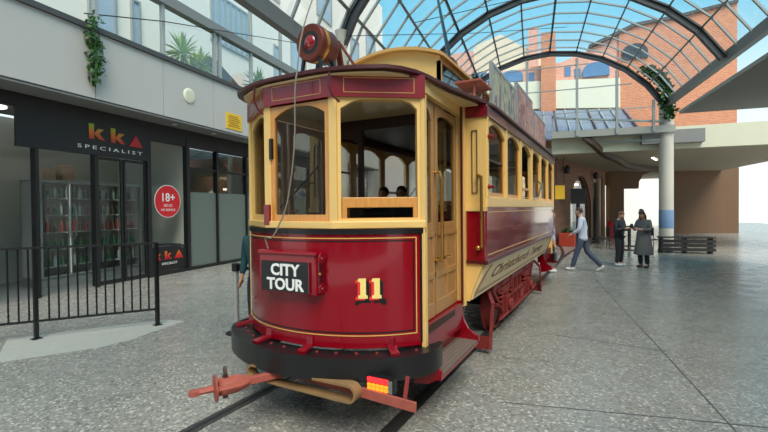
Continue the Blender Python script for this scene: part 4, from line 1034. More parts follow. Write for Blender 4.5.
def yucca(u, v, z, h, label, m='leaf_light', n=46, L=.62, seed=1, heads=((0, 0, 1),)):
    rd = random.Random(seed)
    t = thing('balcony_plant', label, 'plant', tuple(A(u, v, z)))
    p0 = A(u, v, z)
    MB().lathe([(.16, 0), (.2, .26), (.18, .26), (.17, .22), (.0, .22)], tuple(p0), n=16).build('pot', 'brown_steel', t, smooth=True)
    tr = MB(); lf = MB()
    for hx, hy, hh in heads:
        top = p0+AU*hx+AV*hy+Vector((0, 0, h*hh)); tr.tube([tuple(p0+Vector((0, 0, .22))), tuple(top)], [.06, .045], n=8)
        for k in range(n):
            a = rd.uniform(0, 2*pi); e = rd.uniform(-.7, 1.4); d = Vector((cos(a)*cos(e), sin(a)*cos(e), sin(e))); l = L*rd.uniform(.75, 1.1); s = d.cross(Vector((0, 0, 1))).normalized()*.028
            q = [top-s, top+s, top+d*l*.6+s*1.2, top+d*l+Vector((0, 0, -.10*l)), top+d*l*.6-s*1.2]
            lf.face([lf.bm.verts.new(x) for x in q])
    tr.build('trunk', 'trunk', t, smooth=True); lf.build('foliage', m, t)
    return t
yucca(-9.85, 10.3, 4.5, 2.05, 'spiky yellow-green yucca behind the balcony glass, left of the pair', L=.72, seed=2, n=60)
yucca(-10.0, 11.15, 4.5, 2.0, 'bushy green yucca behind the balcony glass, right of the pair', 'leaf_light', n=56, L=.62, seed=3, heads=((0, 0, 1), (.1, .1, .7), (0, .2, .45)))
yucca(-9.95, 14.2, 4.5, 2.1, 'leafy balcony plant behind the mullions left of the headlamp', 'leaf', n=60, L=.8, seed=4, heads=((0, 0, 1), (.1, -.3, .75), (0, .3, .8)))
yucca(-9.95, 16.6, 4.5, 1.9, 'leafy balcony plant nearest the headlamp', 'leaf_light', n=50, L=.8, seed=5)
# span wire
tag(MB().tube([tuple(A(-9.3, 6.9, 6.2+.0)), tuple(A(-9.2, 9, 6.86)), tuple(A(-9.0, 15.5, 8.6))], .014, n=5).build('overhead_cable', 'black_paint'), 'thin dark cable strung along the balcony glazing', 'cable')
p = A(-3.6, 8.2, 5.4); q = A(1.0, 14, 7.2)
tag(MB().tube([tuple(p), tuple(p.lerp(q, .5)-Vector((0, 0, .06))), tuple(q)], .008, n=5).build('overhead_cable', 'black_paint'), 'thin dark cable rising across the glass roof behind the headlamp', 'cable')

# ================================================================== END GABLE + PASSAGE
g = structure('window_3', tuple(A(.6, 17, 4.6)))
zt = lambda u: ZC+math.sqrt(max(.05, (RR-.3)**2-(u-UC)**2))
for u in (-2.0, -.16, 1.55, 2.83, 3.95):
    MB(AS).box((u-.04, 16.95, 4.4 if u > 0 else 4.9), (u+.04, 17.05, zt(u))).build('mullion', 'steel_grey', g)
for z in (5.25, 6.1, 6.95):
    w = math.sqrt((RR-.4)**2-(z-ZC)**2); MB(AS).box((max(UC-w, -3), 16.98, z-.015), (min(UC+w, 4.1), 17.02, z+.015)).build('tie_bar', 'bar_grey', g)
lo = [(u, z) for u, z in [(UC+(RR-.32)*sin(a), ZC+(RR-.32)*cos(a)) for a in angs[1:-1]]]
MB().slab([(lo[0][0], 4.6)]+lo+[(lo[-1][0], 4.6)], lambda s, t, d: AS(s, 17.0+d, t), -.005, .005).build('pane', 'balcony_glass', g)
LED_ = ((4.0, 24.3), (4.45, 25.2), (4.2, 22.4), (4.7, 27.2))
br = structure('ceiling_passage', tuple(A(2.5, 20, 4.4)))
MB(AS).box((.70, 17.0, 4.36), (4.6, 17.25, 4.6)).build('slab_edge', 'slab_grey', br)
MB(AS).box((.70, 17.05, 4.6), (.76, 17.15, 5.2)).build('rail_post', 'bar_grey', br)
MB(AS).prism([(.70, 17.05, 5.1), (4.3, 17.05, 4.70), (4.3, 17.15, 4.70), (.70, 17.15, 5.1)], [(.70, 17.05, 5.16), (4.3, 17.05, 4.76), (4.3, 17.15, 4.76), (.70, 17.15, 5.16)]).build('top_rail', 'bar_grey', br)
MB(A).box((.85, 20.6, 4.2), (9.0, 20.8, 5.1)).build('cream_beam', 'cream_panel', br)
MB(A).prism([(.85, 20.25, 4.93), (5.4, 20.25, 4.93), (5.4, 20.6, 4.93), (.85, 20.6, 4.93)], [(.85, 20.25, 5.0), (5.4, 20.25, 5.0), (5.4, 20.6, 5.0), (.85, 20.6, 5.0)]).build('soffit', 'soffit_warm', br)
MB(A).prism([(.6, 20.8, 4.2), (12, 20.8, 4.2), (12, 42, 4.2), (.6, 42, 4.2)], [(.6, 20.8, 4.5), (12, 20.8, 4.5), (12, 42, 4.5), (.6, 42, 4.5)]).build('soffit', 'soffit_warm', br)
MB(A).box((4.3, 20.3, 4.4), (6.5, 20.6, 4.93)).build('bulkhead', 'soffit', br)
bm_ = smooth_path([(1.25, 20.3, 4.84), (1.6, 20.5, 4.52), (2.0, 21.2, 4.14), (2.5, 23.12, 4.05), (3.05, 27.0, 4.05), (4.05, 29.5, 4.05), (5.2, 31, 4.05)], 5)
mb = MB()
for p, q in zip(bm_, bm_[1:]): mb.bar(tuple(p), tuple(q), .22, .22)
mb.build('curved_beam', 'brown_steel', br)
for x, y in LED_: MB().bar((x, y, 4.17), (x+.25, y+1.3, 4.17), .10, .03).build('strip_light', 'led', br)
for k in range(2): MB(A).tube([(2.4+k*.4, 20.4, 4.85-k*.25), (5.2, 20.3, 4.8-k*.25)], .035).build('pipe', 'bar_grey', br)
# passage side wall along (-.12,22.1)->(1.85,31.8), brick with arch and shop windows
PA_ = Vector((-.12, 22.07)); PB_ = Vector((1.85, 31.84)); PD = (PB_-PA_); PL = PD.length; PD.normalize(); PN = Vector((PD.y, -PD.x))
def PWL(s, t, d): q = PA_+PD*s+PN*d; return W(q.x, q.y, t)
pw = structure('wall_back', (-.12, 22.07, 0))
segs = [(-3, 1.0, None), (1.0, 2.3, None), (2.3, 6.6, 'arch'), (6.6, 7.0, None), (7.0, 8.1, 'door'), (8.1, 8.4, None), (8.4, 9.4, 'door'), (9.4, PL, None)]
for a, b, k in segs:
    if k is None: MB(lambda s, t, d: PWL(s, t, d)).box((a, 0, -.3), (b, 4.35, 0)) if False else MB().slab([(a, 0), (b, 0), (b, 4.35), (a, 4.35)], PWL, -.3, 0).build('brickwork', 'brick_dark', pw)
    else:
        o, n = arch_loops(a, b, 0, 4.35, .12, 1.5 if k == 'arch' else .15, top=.75 if k == 'arch' else .6, bot=.01)
        MB().plate(o, n, PWL, -.3, 0).build('brickwork', 'brick_dark', pw)
        fo = MB().plate(n, [((a+b)/2+(s-(a+b)/2)*.88, t*.97+.04) for s, t in n], PWL, -.22, -.1).build('shop_frame', 'cream_panel' if k != 'arch' else 'brown_steel', pw)
        MB().slab(n, PWL, -.18, -.17).build('pane', 'dark_glass', pw)
MB().slab([(-.5, 0), (PL, 0), (PL, 4.3), (-.5, 4.3)], PWL, -3.0, -2.8).build('room_back', 'shop_wall', pw)
for s in (3.2, 4.5, 5.8, 7.5, 8.9):
    MB().slab([(s-.5, 3.3), (s+.5, 3.3), (s+.5, 3.4), (s-.5, 3.4)], PWL, -2.4, -1.5).build('lamp', 'shop_lamp', pw)
for s in (1.2, 6.8):
    p = PWL(s, 3.5, .2); o = tag(MB().lathe([(.0, 0), (.12, .02), (.16, .3), (.05, .42), (.0, .43)], tuple(p), n=14).build('wall_lamp', 'bench_dark', smooth=True), ['dark wall lamp on the brick beside the tram rear', 'dark wall lamp on the brick beyond the arched window'][s > 3], 'lamp')
# end wall of the passage with the bright opening
ew = structure('wall_end', tuple(A(7, 32, 0)))
EO = Vector((1.80, 32.4)); ED = Vector((cos(rad(28.1)), sin(rad(28.1)))); EN = Vector((-ED.y, ED.x))
def EW(s, t, d): q = EO+ED*s+EN*d; return W(q.x, q.y, t)
MB().slab([(-2.0, 0), (-.35, 0), (-.35, 4.35), (-2.0, 4.35)], EW, 0, .3).build('pier', 'pier_brown', ew)
MB().slab([(.25, 0), (1.15, 0), (1.15, 4.35), (.25, 4.35)], EW, -.3, .3).build('pier', 'pier_brown', ew)
lp = [(1.15, 3.05), (2.3, 3.05), (2.32, 3.5), (2.6, 3.95), (3.1, 4.15), (4.2, 4.2), (4.2, 4.4), (1.15, 4.4)]
MB().slab(lp, EW, 0, .3).build('lintel', 'pier_brown', ew)
MB().slab([(-.35, 3.3), (.25, 3.3), (.25, 4.4), (-.35, 4.4)], EW, 0, .3).build('lintel', 'pier_brown', ew)
MB().slab([(4.2, 0), (9, 0), (9, 4.4), (4.2, 4.4)], EW, 0, .3).build('pier', 'pier_brown', ew)
# sunlit street building beyond
sb = thing('building', 'sunlit pale building across the street beyond the passage', 'building', (6, 46, 0))
MB().slab([(-8, 0), (16, 0), (16, 9), (-8, 9)], lambda s, t, d: EW(s, t, d+13), 0, .4).build('wall', 'plaster_lit', sb)
for s in (0, 2.6, 5.2):
    MB().slab([(s, 2.6), (s+1.4, 2.6), (s+1.4, 4.0), (s, 4.0)], lambda s, t, d: EW(s, t, d+13), -.03, .05).build('window', 'window_blue', sb)

# right-hand side building (mostly outside the photo)
wr = structure('wall_right', tuple(A(7.5, 8, 0)))
MB(A).box((7.4, -3, 0), (7.7, 15.5, 4.3)).build('brickwork', 'brick_orange', wr)
MB(A).box((7.3, -3, 4.3), (7.8, 15.5, 4.6)).build('cornice', 'cream_panel', wr)
MB(A).box((4.7, -3, 4.95), (7.6, 17, 5.05)).build('side_roof', 'slab_grey', wr)

wf = structure('wall_front', tuple(A(0, -8, 0)))  # unseen street side behind the camera, added to cut white reflections on the tram
MB(A).box((-10, -8.3, 0), (8, -8, 7.5)).build('render', 'render_grey', wf)
for k in range(5): MB(A).box((-8.5+k*3.2, -8.02, .3), (-6.4+k*3.2, -7.96, 3.4)).build('shop_window', 'window_dark', wf)
# ---- buildings seen through the roof
bb = thing('building', 'orange and pink brick building with raking roofline seen through the glass roof', 'building', tuple(A(3, 26, 0)))
fB = lambda s, t, d: A(s, 26+d, t)
MB().slab([(-4.6, 4.5), (9.5, 4.5), (9.5, 11.8), (6.78, 11.4), (5.14, 11.3), (3.03, 10.45), (1.6, 9.9), (-1.0, 9.75), (-4.6, 9.75)], fB, 0, .5).build('wall', 'brick_pink', bb)
MB().slab([(4.4, 4.5), (9.6, 4.5), (9.6, 11.85), (6.78, 11.45), (5.14, 11.35), (4.4, 11.05)], fB, -.12, .0).build('wing', 'brick_orange', bb)
MB().slab([(3.0, 10.45), (5.14, 11.3), (6.78, 11.4), (9.6, 11.8), (9.6, 11.95), (6.78, 11.56), (5.1, 11.46), (2.95, 10.6)], fB, -.25, .6).build('coping', 'cap_dark', bb)
MB().slab([(-4.6, 7.65), (4.4, 7.05), (4.4, 8.6), (-4.6, 9.15)], fB, -.5, -.1).build('canopy_band', 'cream_band', bb)
MB().slab([(.5, 5.0), (1.25, 5.0), (1.25, 11.4), (.5, 11.4)], fB, -.75, -.2).build('chimney', 'brick_orange', bb)
for s, t, w, h in ((-1.05, 9.05, 1.2, .65), (3.3, 8.9, 1.3, .75), (5.14, 9.6, 1.2, .8), (-2.8, 9.2, 1.0, .6)):
    lp = [(s-w/2, t), (s+w/2, t)]+[(s+w/2*cos(a*pi/8), t+h*.45+h*.55*sin(a*pi/8)) for a in range(9)]
    MB().slab(lp, fB, -.22, .1).build('arched_window', 'window_blue' if s < 4.5 else 'window_dark', bb)
for s, t in ((.0, 9.0), (1.9, 9.1), (2.4, 8.95), (-2.0, 9.3)): MB().slab([(s-.15, t), (s+.15, t), (s+.15, t+.5), (s-.15, t+.5)], fB, -.04, .1).build('window', 'window_blue', bb)
# blue-grey glazed lean-to roof at its foot
lt = thing('lean_to_roof', 'blue-grey glazed roof sloping below the cream band beyond the gable', 'roof', tuple(A(1, 23, 5)))
MB().prism([tuple(A(-4, 21, 5.0)), tuple(A(4.6, 21, 4.8)), tuple(A(4.6, 25.4, 6.9)), tuple(A(-4, 25.4, 7.4))], [tuple(A(-4, 21, 5.05)), tuple(A(4.6, 21, 4.85)), tuple(A(4.6, 25.4, 6.95)), tuple(A(-4, 25.4, 7.45))]).build('glazing', 'roof_blue', lt)
for k in range(16):
    u = -3.8+k*.55; MB().bar(tuple(A(u, 21, 5.06-.02*k*.3)), tuple(A(u, 25.4, 7.44-.0315*k)), .06, .08).build('glazing_bar', 'steel_grey' if k % 3 else 'rim_brown', lt)
for k in range(3): MB().bar(tuple(A(-4, 22+k*1.2, 5.58+k*.62)), tuple(A(4.6, 22+k*1.2, 5.33+k*.56)), .06, .05).build('purlin', 'steel_grey', lt)
cbd = thing('building', 'cream rendered building with pointed roof seen through the roof glass above the boards', 'building', tuple(A(-2.5, 34, 0)))
fC = lambda s, t, d: A(s, 34+d, t)
MB().slab([(-9, 6), (1.2, 6), (1.2, 12.9), (-.8, 14.0), (-2.2, 15.0), (-4.0, 14.4), (-4.6, 13.6), (-9, 13.2)], fC, 0, .5).build('wall', 'render_cream', cbd)
MB().slab([(-9, 6), (-4.2, 6), (-4.2, 13.9), (-5.2, 13.9), (-9, 13.2)], fC, -.3, .0).build('wing', 'brick_pink', cbd)
MB().slab([(-.2, 10), (.5, 10), (.5, 15.0), (-.2, 15.0)], fC, -.3, .2).build('chimney', 'brick_pink', cbd)

# ================================================================== PASSAGE FURNITURE
tag(MB().box((.05, 21.9, 0), (.75, 22.5, .62)).build('planter_box', 'planter_red', bevel=.03), 'orange-red planter box on the floor left of the man in white', 'planter')
leaf_clump('planter_plant', [(.2, 22.2, .68), (.4, 22.2, .85), (.6, 22.2, .7)], 'leaf_dark', 'dark shrub growing in the orange-red planter', 'plant', .10, 90, .06, 9)
y = thing('hanging_sign', 'yellow square sign hanging beside the rear of the tram', 'sign', (.16, 21.5, 2.2))
MB().slab([(-.22, 2.22), (.22, 2.22), (.22, 2.86), (-.22, 2.86)], lambda s, t, d: W(.16+s*.88, 21.5+s*.47+d, t), -.03, .03).build('board', 'yellow_sign', y)
MB().tube([(.0, 21.42, 2.86), (.0, 21.42, 4.3)], .012).build('rod', 'pole_black', y); MB().tube([(.32, 21.58, 2.86), (.32, 21.58, 4.3)], .012).build('rod', 'pole_black', y)
t = thing('menu_board', 'black display board on a post behind the man in white', 'sign', (.95, 23.0, 0))
MB().slab([(-.36, 2.0), (.36, 2.0), (.36, 2.75), (-.36, 2.75)], lambda s, tt, d: W(.82+s*.88, 23.0+s*.47+d, tt), -.06, .06).build('panel', 'bench_dark', t, bevel=.02)
MB().tube([(.82, 23.05, 0), (.82, 23.05, 2.1)], .09, n=12).build('post', 'bench_dark', t, smooth=True)
MB().lathe([(.3, 0), (.3, .03), (.05, .06)], (.82, 23.05, 0), n=16).build('foot', 'bench_dark', t)
for x, y_, h, lb in ((1.55, 24.4, 2.3, 'tall dark post in the passage right of the man in white'), (1.45, 27.0, 3.2, 'dark slender post near the end of the brick wall')):
    t = thing('bollard_post', lb, 'post', (x, y_, 0)); MB().tube([(x, y_, 0), (x, y_, h)], .13, n=14).build('shaft', 'bench_dark', t, smooth=True); MB().lathe([(.2, 0), (.2, .1), (.14, .14)], (x, y_, 0), n=14).build('base', 'bench_dark', t)
tag(MB().lathe([(.22, 0), (.26, .5), (.24, .9), (.1, .95), (.0, .96)], (2.2, 30.4, 0), n=16).build('bin', 'disc_red', smooth=True), 'small red bin far down the passage left of the standing pair', 'bin')
bn = thing('bench', 'dark slatted bench against the foot of the banded column', 'bench', tuple(A(5.6, 19.7, 0)))
for k in range(5): MB(A).box((4.75, 19.5+k*.10, .60), (6.6, 19.58+k*.10, .64)).build('seat_slat', 'bench_dark', bn)
for z in (.10, .26, .42): MB(A).box((4.78, 19.51, z), (6.6, 19.55, z+.12)).build('front_slat', 'bench_dark', bn)
for u in (4.8, 5.6, 6.45): MB(A).box((u, 19.56, 0), (u+.07, 19.96, .60)).build('leg', 'bench_dark', bn)
# cafe tables behind the pair
for k, (u, v) in enumerate(((3.85, 20.5), (4.3, 22.6))):
    t = thing('cafe_table', ['dark cafe table behind the woman in the grey dress', 'dark cafe table further back beside the bright opening'][k], 'table', tuple(A(u, v, 0)))
    p = tuple(A(u, v, 0)); MB().lathe([(.4, .92), (.4, .95)], p, n=20).build('top', 'bench_dark', t); MB().tube([p, (p[0], p[1], .92)], .04).build('stem', 'bench_dark', t); MB().lathe([(.25, 0), (.25, .03)], p, n=16).build('foot', 'bench_dark', t)
def chair(u, v, rz, label):
    t = thing('cafe_chair', label, 'chair', tuple(A(u, v, 0)), rz=rz)
    b = MB(); b.box((-.2, -.2, .44), (.2, .2, .47)); b.build('seat', 'bench_dark', t, local=True)
    b = MB(); b.box((-.2, .18, .6), (.2, .21, .95)); b.build('backrest', 'bench_dark', t, local=True)
    for x in (-.18, .18):
        for yy in (-.18, .18): b = MB(); b.tube([(x, yy, 0), (x, yy, .45 if yy < 0 else .95)], .015, n=6); b.build('leg', 'bench_dark', t, local=True)
chair(3.0, 21.2, -1.2, 'dark cafe chair just behind the pair looking at a phone'); chair(4.75, 20.6, .6, 'dark cafe chair beside the banded column')

# ================================================================== PEOPLE
def skin(nodes, edges, root, name, m, parent, sub=2):
    me = D.meshes.new(name); idx = {k: i for i, k in enumerate(nodes)}
    me.from_pydata([nodes[k][0] for k in nodes], [(idx[a], idx[b]) for a, b in edges], [])
    ob = D.objects.new(name, me); COL.objects.link(ob)
    md = ob.modifiers.new('s', 'SKIN'); md.use_smooth_shade = True
    ly = me.skin_vertices[0] if me.skin_vertices else None
    for k in nodes:
        r = nodes[k][1]; r = r if isinstance(r, tuple) else (r, r); sv = me.skin_vertices[0].data[idx[k]]; sv.radius = r; sv.use_root = (k == root)
    sb = ob.modifiers.new('u', 'SUBSURF'); sb.levels = sub; sb.render_levels = sub
    dg = bpy.context.evaluated_depsgraph_get(); dg.update()
    new = D.meshes.new_from_object(ob.evaluated_get(dg)); ob.modifiers.clear(); ob.data = new; D.meshes.remove(me); new.name = name
    new.materials.clear(); new.materials.append(MAT[m])
    for p in new.polygons: p.use_smooth = True
    ob.parent = parent; ORI[ob.name] = Vector()
    return ob
def person(label, loc, rz, P, look, top='shirt_white', bottom='jeans_blue', shoes='shoe_white', hair='hair_brown', sk='skin', long_hair=False, skirt=None, scale=1.0, group=None, puff=1.0):
    """local frame: faces -Y.  P holds joint positions."""
    t = thing('person', label, 'person', loc, rz=rz, group=group); t.scale = (scale,)*3
    V_ = lambda k: Vector(P[k])
    nodes = {}; edges = []
    def nd(k, p, r): nodes[k] = (tuple(p), r)
    nd('pelvis', V_('pelvis'), (.10, .08)); nd('waist', V_('waist'), (.09, .07)); nd('chest', V_('chest'), (.12, .08)); nd('neck', V_('neck'), .052)
    h = V_('head')-Vector((0, 0, .03)); ln = Vector(look).normalized(); up = Vector((0, 0, 1)) if abs(ln.z) < .9 else Vector((0, 1, 0)); upv = (up-ln*up.dot(ln)).normalized()
    nd('jaw', h-upv*.085+ln*.015, (.062, .068)); nd('mid', h, (.076, .09)); nd('crown', h+upv*.075-ln*.01, (.06, .07)); nd('nose', h-upv*.03+ln*.098, .014); nd('nosetop', h+upv*.005+ln*.075, .02)
    edges += [('pelvis', 'waist'), ('waist', 'chest'), ('chest', 'neck'), ('neck', 'jaw'), ('jaw', 'mid'), ('mid', 'crown'), ('mid', 'nosetop'), ('nosetop', 'nose')]
    rightv = ln.cross(upv)
    for s in 'LR':
        nd('sh'+s, V_('sh'+s), .048); nd('el'+s, V_('el'+s), .042); nd('wr'+s, V_('wr'+s), .028)
        fd = (V_('wr'+s)-V_('el'+s)).normalized()*.6+Vector(P.get('hand'+s, (0, 0, 0)))*.4; fd.normalize(); pl = V_('wr'+s)+fd*.06; nd('palm'+s, pl, (.036, .02))
        edges += [('chest', 'sh'+s), ('sh'+s, 'el'+s), ('el'+s, 'wr'+s), ('wr'+s, 'palm'+s)]
        sd = fd.cross(Vector((0, 0, 1)) if abs(fd.z) < .8 else Vector((1, 0, 0))).normalized(); cu = sd.cross(fd).normalized()*(-.3)
        for i, (o, l) in enumerate(((-.03, .07), (-.01, .085), (.01, .08), (.03, .062))):
            a = pl+fd*.035+sd*o; b = a+fd*l*.55+cu*l*.25; c = b+fd*l*.35+cu*l*.5
            nd('f%s%da' % (s, i), a, .010); nd('f%s%db' % (s, i), b, .009); nd('f%s%dc' % (s, i), c, .008); edges += [('palm'+s, 'f%s%da' % (s, i)), ('f%s%da' % (s, i), 'f%s%db' % (s, i)), ('f%s%db' % (s, i), 'f%s%dc' % (s, i))]
        th = pl-fd*.02+sd*(.045 if s == 'L' else -.045); nd('t%sa' % s, th, .012); nd('t%sb' % s, th+fd*.045+sd*(.02 if s == 'L' else -.02), .010); edges += [('palm'+s, 't%sa' % s), ('t%sa' % s, 't%sb' % s)]
        nd('hp'+s, V_('hp'+s), .07); nd('kn'+s, V_('kn'+s), .05); nd('an'+s, V_('an'+s), .038); fdv = Vector(P.get('toe'+s, (0, -1, 0))).normalized(); nd('to'+s, V_('an'+s)+fdv*.13+Vector((0, 0, -.045)), (.035, .022))
        edges += [('pelvis', 'hp'+s), ('hp'+s, 'kn'+s), ('kn'+s, 'an'+s), ('an'+s, 'to'+s)]
    skin(nodes, edges, 'pelvis', 'body', sk, t, 2)
    # face
    for sgn in (-1, 1):
        e = MB(); e.ball(tuple(h+ln*.078+rightv*.03*sgn+upv*.012), .011, 8); e.build('eye', 'eye', t, local=True, smooth=True)
        e = MB(); e.ball(tuple(h+rightv*.08*sgn-upv*.005-ln*.005), (.014, .022, .03), 8); e.build('ear', sk, t, local=True, smooth=True)
    e = MB(); e.ball(tuple(h+ln*.082-upv*.062), (.022, .012, .007), 8); e.build('mouth', 'lip', t, local=True, smooth=True)
    # hair: cap that leaves the face free
    hb = bmesh.new(); bmesh.ops.create_uvsphere(hb, u_segments=18, v_segments=12, radius=1)
    for v in list(hb.verts):
        c = v.co.copy(); q = rightv*c.x*.087+ln*c.y*.104+upv*c.z*.102
        face = c.y > .30 and c.z < .50
        low = c.z < (-.55 if not long_hair else -2)
        if face or low: v.tag = True
        if long_hair and c.z < 0 and c.y < .35: q += -upv*(.20*(-c.z))+rightv*c.x*.02-ln*.0
        v.co = h+upv*.020-ln*.008+q
    bmesh.ops.delete(hb, geom=[v for v in hb.verts if v.tag], context='VERTS')
    bmesh.ops.solidify(hb, geom=hb.faces[:], thickness=.012)
    x = MB(); x.bm.free(); x.bm = hb; x.build('hair', hair, t, local=True, smooth=True)
    # clothes
    def sc(k, r): return (P[k], r)
    n2 = {'hem': (tuple(V_('pelvis')-Vector((0, 0, .13))), (.175, .14)), 'hip': (tuple(V_('pelvis')), (.17, .135)), 'waist': sc('waist', (.16, .125)), 'chest': sc('chest', (.175, .122)), 'collar': (tuple(V_('chest').lerp(V_('neck'), .62)), .078)}
    e2 = [('hem', 'hip'), ('hip', 'waist'), ('waist', 'chest'), ('chest', 'collar')]
    for s in 'LR':
        n2['sh'+s] = sc('sh'+s, .074); n2['el'+s] = sc('el'+s, .06); n2['cuff'+s] = (tuple(V_('el'+s).lerp(V_('wr'+s), .92)), .044)
        e2 += [('chest', 'sh'+s), ('sh'+s, 'el'+s), ('el'+s, 'cuff'+s)]
    n2 = {k: (p, tuple(x*puff for x in (r if isinstance(r, tuple) else (r, r)))) for k, (p, r) in n2.items()}
    jk = skin(n2, e2, 'waist', 'top', top, t, 2)
    if skirt:
        c0 = V_('waist'); mb = MB(); pr = [(.165, 0), (.19, -.15), (.22, -.40), (.26, -.70), (.255, -.72), (.0, -.70)]
        mb.lathe(pr, tuple(c0+Vector((0, 0, .02))), n=24, cap=False); mb.build('skirt', skirt, t, local=True, smooth=True)
    if not skirt or True:
        n3 = {'belt': (tuple(V_('pelvis').lerp(V_('waist'), .5)), (.145, .112)), 'pelvis': sc('pelvis', (.145, .115))}; e3 = [('belt', 'pelvis')]
        for s in 'LR':
            n3['hp'+s] = sc('hp'+s, .105); n3['kn'+s] = sc('kn'+s, .078); n3['cf'+s] = (tuple(V_('kn'+s).lerp(V_('an'+s), 1.02)), .066); e3 += [('pelvis', 'hp'+s), ('hp'+s, 'kn'+s), ('kn'+s, 'cf'+s)]
        skin(n3, e3, 'pelvis', 'trousers', bottom, t, 2)
    for s in 'LR':
        a = V_('an'+s); fdv = Vector(P.get('toe'+s, (0, -1, 0))).normalized()
        n4 = {'heel': (tuple(a-fdv*.04+Vector((0, 0, -.045))), (.052, .05)), 'mid': (tuple(a+fdv*.05+Vector((0, 0, -.05))), (.053, .046)), 'toe': (tuple(a+fdv*.17+Vector((0, 0, -.058))), (.046, .036)), 'cuff': (tuple(a+Vector((0, 0, .03))), .056)}
        skin(n4, [('heel', 'mid'), ('mid', 'toe'), ('heel', 'cuff')], 'mid', 'shoe', shoes, t, 2)
    return t, jk
def pose(**kw):
    P = dict(pelvis=(0, 0, .95), waist=(0, 0, 1.10), chest=(0, 0, 1.33), neck=(0, .01, 1.50), head=(0, -.02, 1.66),
             shL=(.19, 0, 1.42), shR=(-.19, 0, 1.42), elL=(.23, .02, 1.13), elR=(-.23, .02, 1.13), wrL=(.24, -.06, .89), wrR=(-.24, -.06, .89),
             hpL=(.09, 0, .92), hpR=(-.09, 0, .92), knL=(.10, -.02, .50), knR=(-.10, -.02, .50), anL=(.10, .02, .10), anR=(-.10, .02, .10))
    P.update(kw); return P
def wpt(px_u, v): return A(px_u, v, 0)

# man walking left, seen from behind/side
walk = pose(chest=(0, -.03, 1.33), neck=(0, -.05, 1.50), head=(0, -.10, 1.65), shL=(.19, -.02, 1.42), shR=(-.19, -.02, 1.42), elL=(.23, -.06, 1.14), elR=(-.24, .05, 1.14), wrL=(.18, -.24, 1.02), wrR=(-.23, -.08, .92),
            knL=(.09, -.14, .52), anL=(.08, -.26, .10), toeL=(0, -1, .08), knR=(-.09, .10, .52), anR=(-.09, .46, .15), toeR=(0, -.85, -.5), pelvis=(0, 0, .93), hpL=(.09, -.01, .91), hpR=(-.09, .01, .91))
# heading: image-left and slightly away.  -Y local -> direction
def head_to(d): return math.atan2(d[1], d[0])+pi/2
cr_ = Vector((cos(rad(28.1)), sin(rad(28.1)), 0)); cf_ = Vector((-sin(rad(28.1)), cos(rad(28.1)), 0))
d_ = -cr_*.9+cf_*.55
man, shirt = person('man in white long-sleeved shirt and jeans walking beyond the tram', tuple(A(1.38, 13.55, 0)), head_to(d_), walk, (0, -1, -.12), hair='hair_brown', scale=1.05)
pr = MB(); pr.box((-.08, .0, 1.26), (.08, .004, 1.40)); 
def back_print(s, t, d): return W(s, .082+d+(t-1.22)*-.10, t)
pr = MB(); pr.slab([(-.02, 1.22), (.07, 1.24), (.08, 1.40), (.0, 1.42), (-.04, 1.32)], back_print, -.02, .004); pr.build('back_print', 'print_teal', man, local=True)
# pair looking at a phone
ph = pose(head=(0, -.06, 1.64), elL=(.24, -.04, 1.14), elR=(-.24, -.04, 1.14), wrL=(.08, -.26, 1.20), wrR=(-.08, -.26, 1.20), handL=(-.6, -.6, 0), handR=(.6, -.6, 0))
p1 = A(2.55, 14.95, 0)
person('person in black puffer jacket and dark trousers looking at a phone', tuple(p1), head_to(-cf_*.8+cr_*.5), ph, (0, -1, -.45), top='black_cloth', bottom='black_cloth', shoes='shoe_white', hair='hair_ginger', sk='skin', long_hair=False, scale=.98, puff=1.12)
p2 = A(3.16, 14.72, 0)
person('woman in long grey dress with long dark hair beside the puffer jacket', tuple(p2), head_to(-cf_*.5-cr_*.85), pose(head=(0, -.09, 1.62), neck=(0, -.02, 1.50), elL=(.23, -.06, 1.14), elR=(-.23, -.06, 1.14), wrL=(.08, -.28, 1.16), wrR=(-.06, -.28, 1.18), shL=(.165, 0, 1.40), shR=(-.165, 0, 1.40)), (0, -1, -.5), top='grey_cloth', bottom='black_cloth', shoes='shoe_dark', hair='hair_dark', long_hair=True, skirt='dress_grey', scale=1.0)
q = p1+(-cf_*.8+cr_*.5).normalized()*.33+Vector((.04, 0, 1.17)); 
tag(MB().box((q.x-.04, q.y-.01, q.z), (q.x+.04, q.y+.0, q.z+.15)).build('phone', 'black_paint', bevel=.004), 'dark phone held by the person in the black puffer jacket', 'phone')
# partly hidden people
person('person in teal jacket half hidden behind the left corner of the tram', (-2.14, 4.62, 0), head_to(AV*-1.0+AU*.2), pose(), (0, -1, 0), top='teal_cloth', bottom='navy_cloth', shoes='shoe_dark', hair='hair_dark', sk='skin2')
person('person in lavender top standing behind the tram rear step', (.79, 13.0, 0), head_to(AU), pose(), (0, -1, 0), top='lav_cloth', bottom='navy_cloth', hair='hair_brown')
person('person in pink top far back beside the banded column', tuple(A(4.05, 19.2, 0)), head_to(-AU), pose(), (0, -1, 0), top='pink_cloth', bottom='black_cloth', hair='hair_dark')
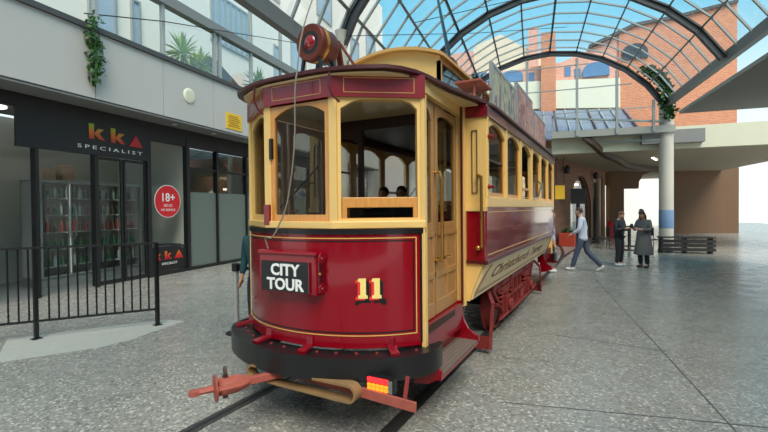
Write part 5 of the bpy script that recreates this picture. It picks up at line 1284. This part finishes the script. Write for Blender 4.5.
# two passengers seated in the tram
seat = pose(pelvis=(0, 0, .52), waist=(0, .02, .68), chest=(0, .02, .90), neck=(0, .02, 1.07), head=(0, 0, 1.23), shL=(.19, .02, .99), shR=(-.19, .02, .99), elL=(.22, -.05, .74), elR=(-.22, -.05, .74), wrL=(.12, -.27, .64), wrR=(-.12, -.27, .64),
            hpL=(.09, -.02, .50), hpR=(-.09, -.02, .50), knL=(.11, -.42, .50), knR=(-.11, -.42, .50), anL=(.11, -.40, .10), anR=(-.11, -.40, .10))
person('passenger with dark hair seated inside the tram, left one of the pair', (-.92, 6.15, .88), 0, seat, (0, -1, 0), top='navy_cloth', bottom='black_cloth', hair='hair_dark', shoes='shoe_dark', sk='skin2')
person('passenger with dark hair seated inside the tram, right one of the pair', (-.60, 6.15, .88), 0, seat, (0, -1, 0), top='black_cloth', bottom='black_cloth', hair='hair_dark', shoes='shoe_dark', sk='skin')

# ================================================================== LIGHT, WORLD, CAMERA
w = D.worlds.new('World'); SC.world = w; w.use_nodes = True; nt = w.node_tree; bg = nt.nodes['Background']
tc = nt.nodes.new('ShaderNodeTexCoord'); sx_ = nt.nodes.new('ShaderNodeSeparateXYZ'); cr = nt.nodes.new('ShaderNodeValToRGB')
cr.color_ramp.elements[0].position = 0; cr.color_ramp.elements[0].color = (1.1, 1.08, 1.04, 1)
cr.color_ramp.elements[1].position = .75; cr.color_ramp.elements[1].color = (.15, .58, .88, 1)
e = cr.color_ramp.elements.new(.18); e.color = (.80, .95, 1.0, 1); e = cr.color_ramp.elements.new(.36); e.color = (.26, .70, .94, 1)
nt.links.new(tc.outputs['Generated'], sx_.inputs[0]); nt.links.new(sx_.outputs['Z'], cr.inputs[0]); nt.links.new(cr.outputs[0], bg.inputs[0])
bg.inputs[1].default_value = 1.0
sun = D.lights.new('sun', 'SUN'); sun.energy = 4.2; sun.angle = rad(40); sun.color = (1, .90, .77)
so = D.objects.new('sun', sun); COL.objects.link(so); so.rotation_euler = (rad(32), rad(22), rad(10))
cam = D.cameras.new('camera'); co = D.objects.new('camera', cam); COL.objects.link(co); SC.camera = co
cam.sensor_width = 36; cam.lens = 431*36/768; cam.clip_start = .05; cam.clip_end = 300
yaw, pit, rol = rad(28.1), rad(-.9), rad(.55)
fw = Vector((-sin(yaw)*cos(pit), cos(yaw)*cos(pit), sin(pit))); rt = Vector((cos(yaw), sin(yaw), 0)); u = rt.cross(fw)
r2 = rt*cos(rol)-u*sin(rol); u2 = rt*sin(rol)+u*cos(rol)
m = Matrix((r2, u2, -fw)).transposed().to_4x4(); m.translation = CAM; co.matrix_world = m
SC.view_settings.view_transform = 'Standard'; SC.view_settings.look = 'None'; SC.view_settings.exposure = 0.15; SC.view_settings.gamma = 1; SC.view_settings.use_curve_mapping = False
SC.cycles.max_bounces = 8; SC.cycles.transparent_max_bounces = 24; SC.cycles.use_denoising = True; SC.cycles.caustics_reflective = False; SC.cycles.caustics_refractive = False
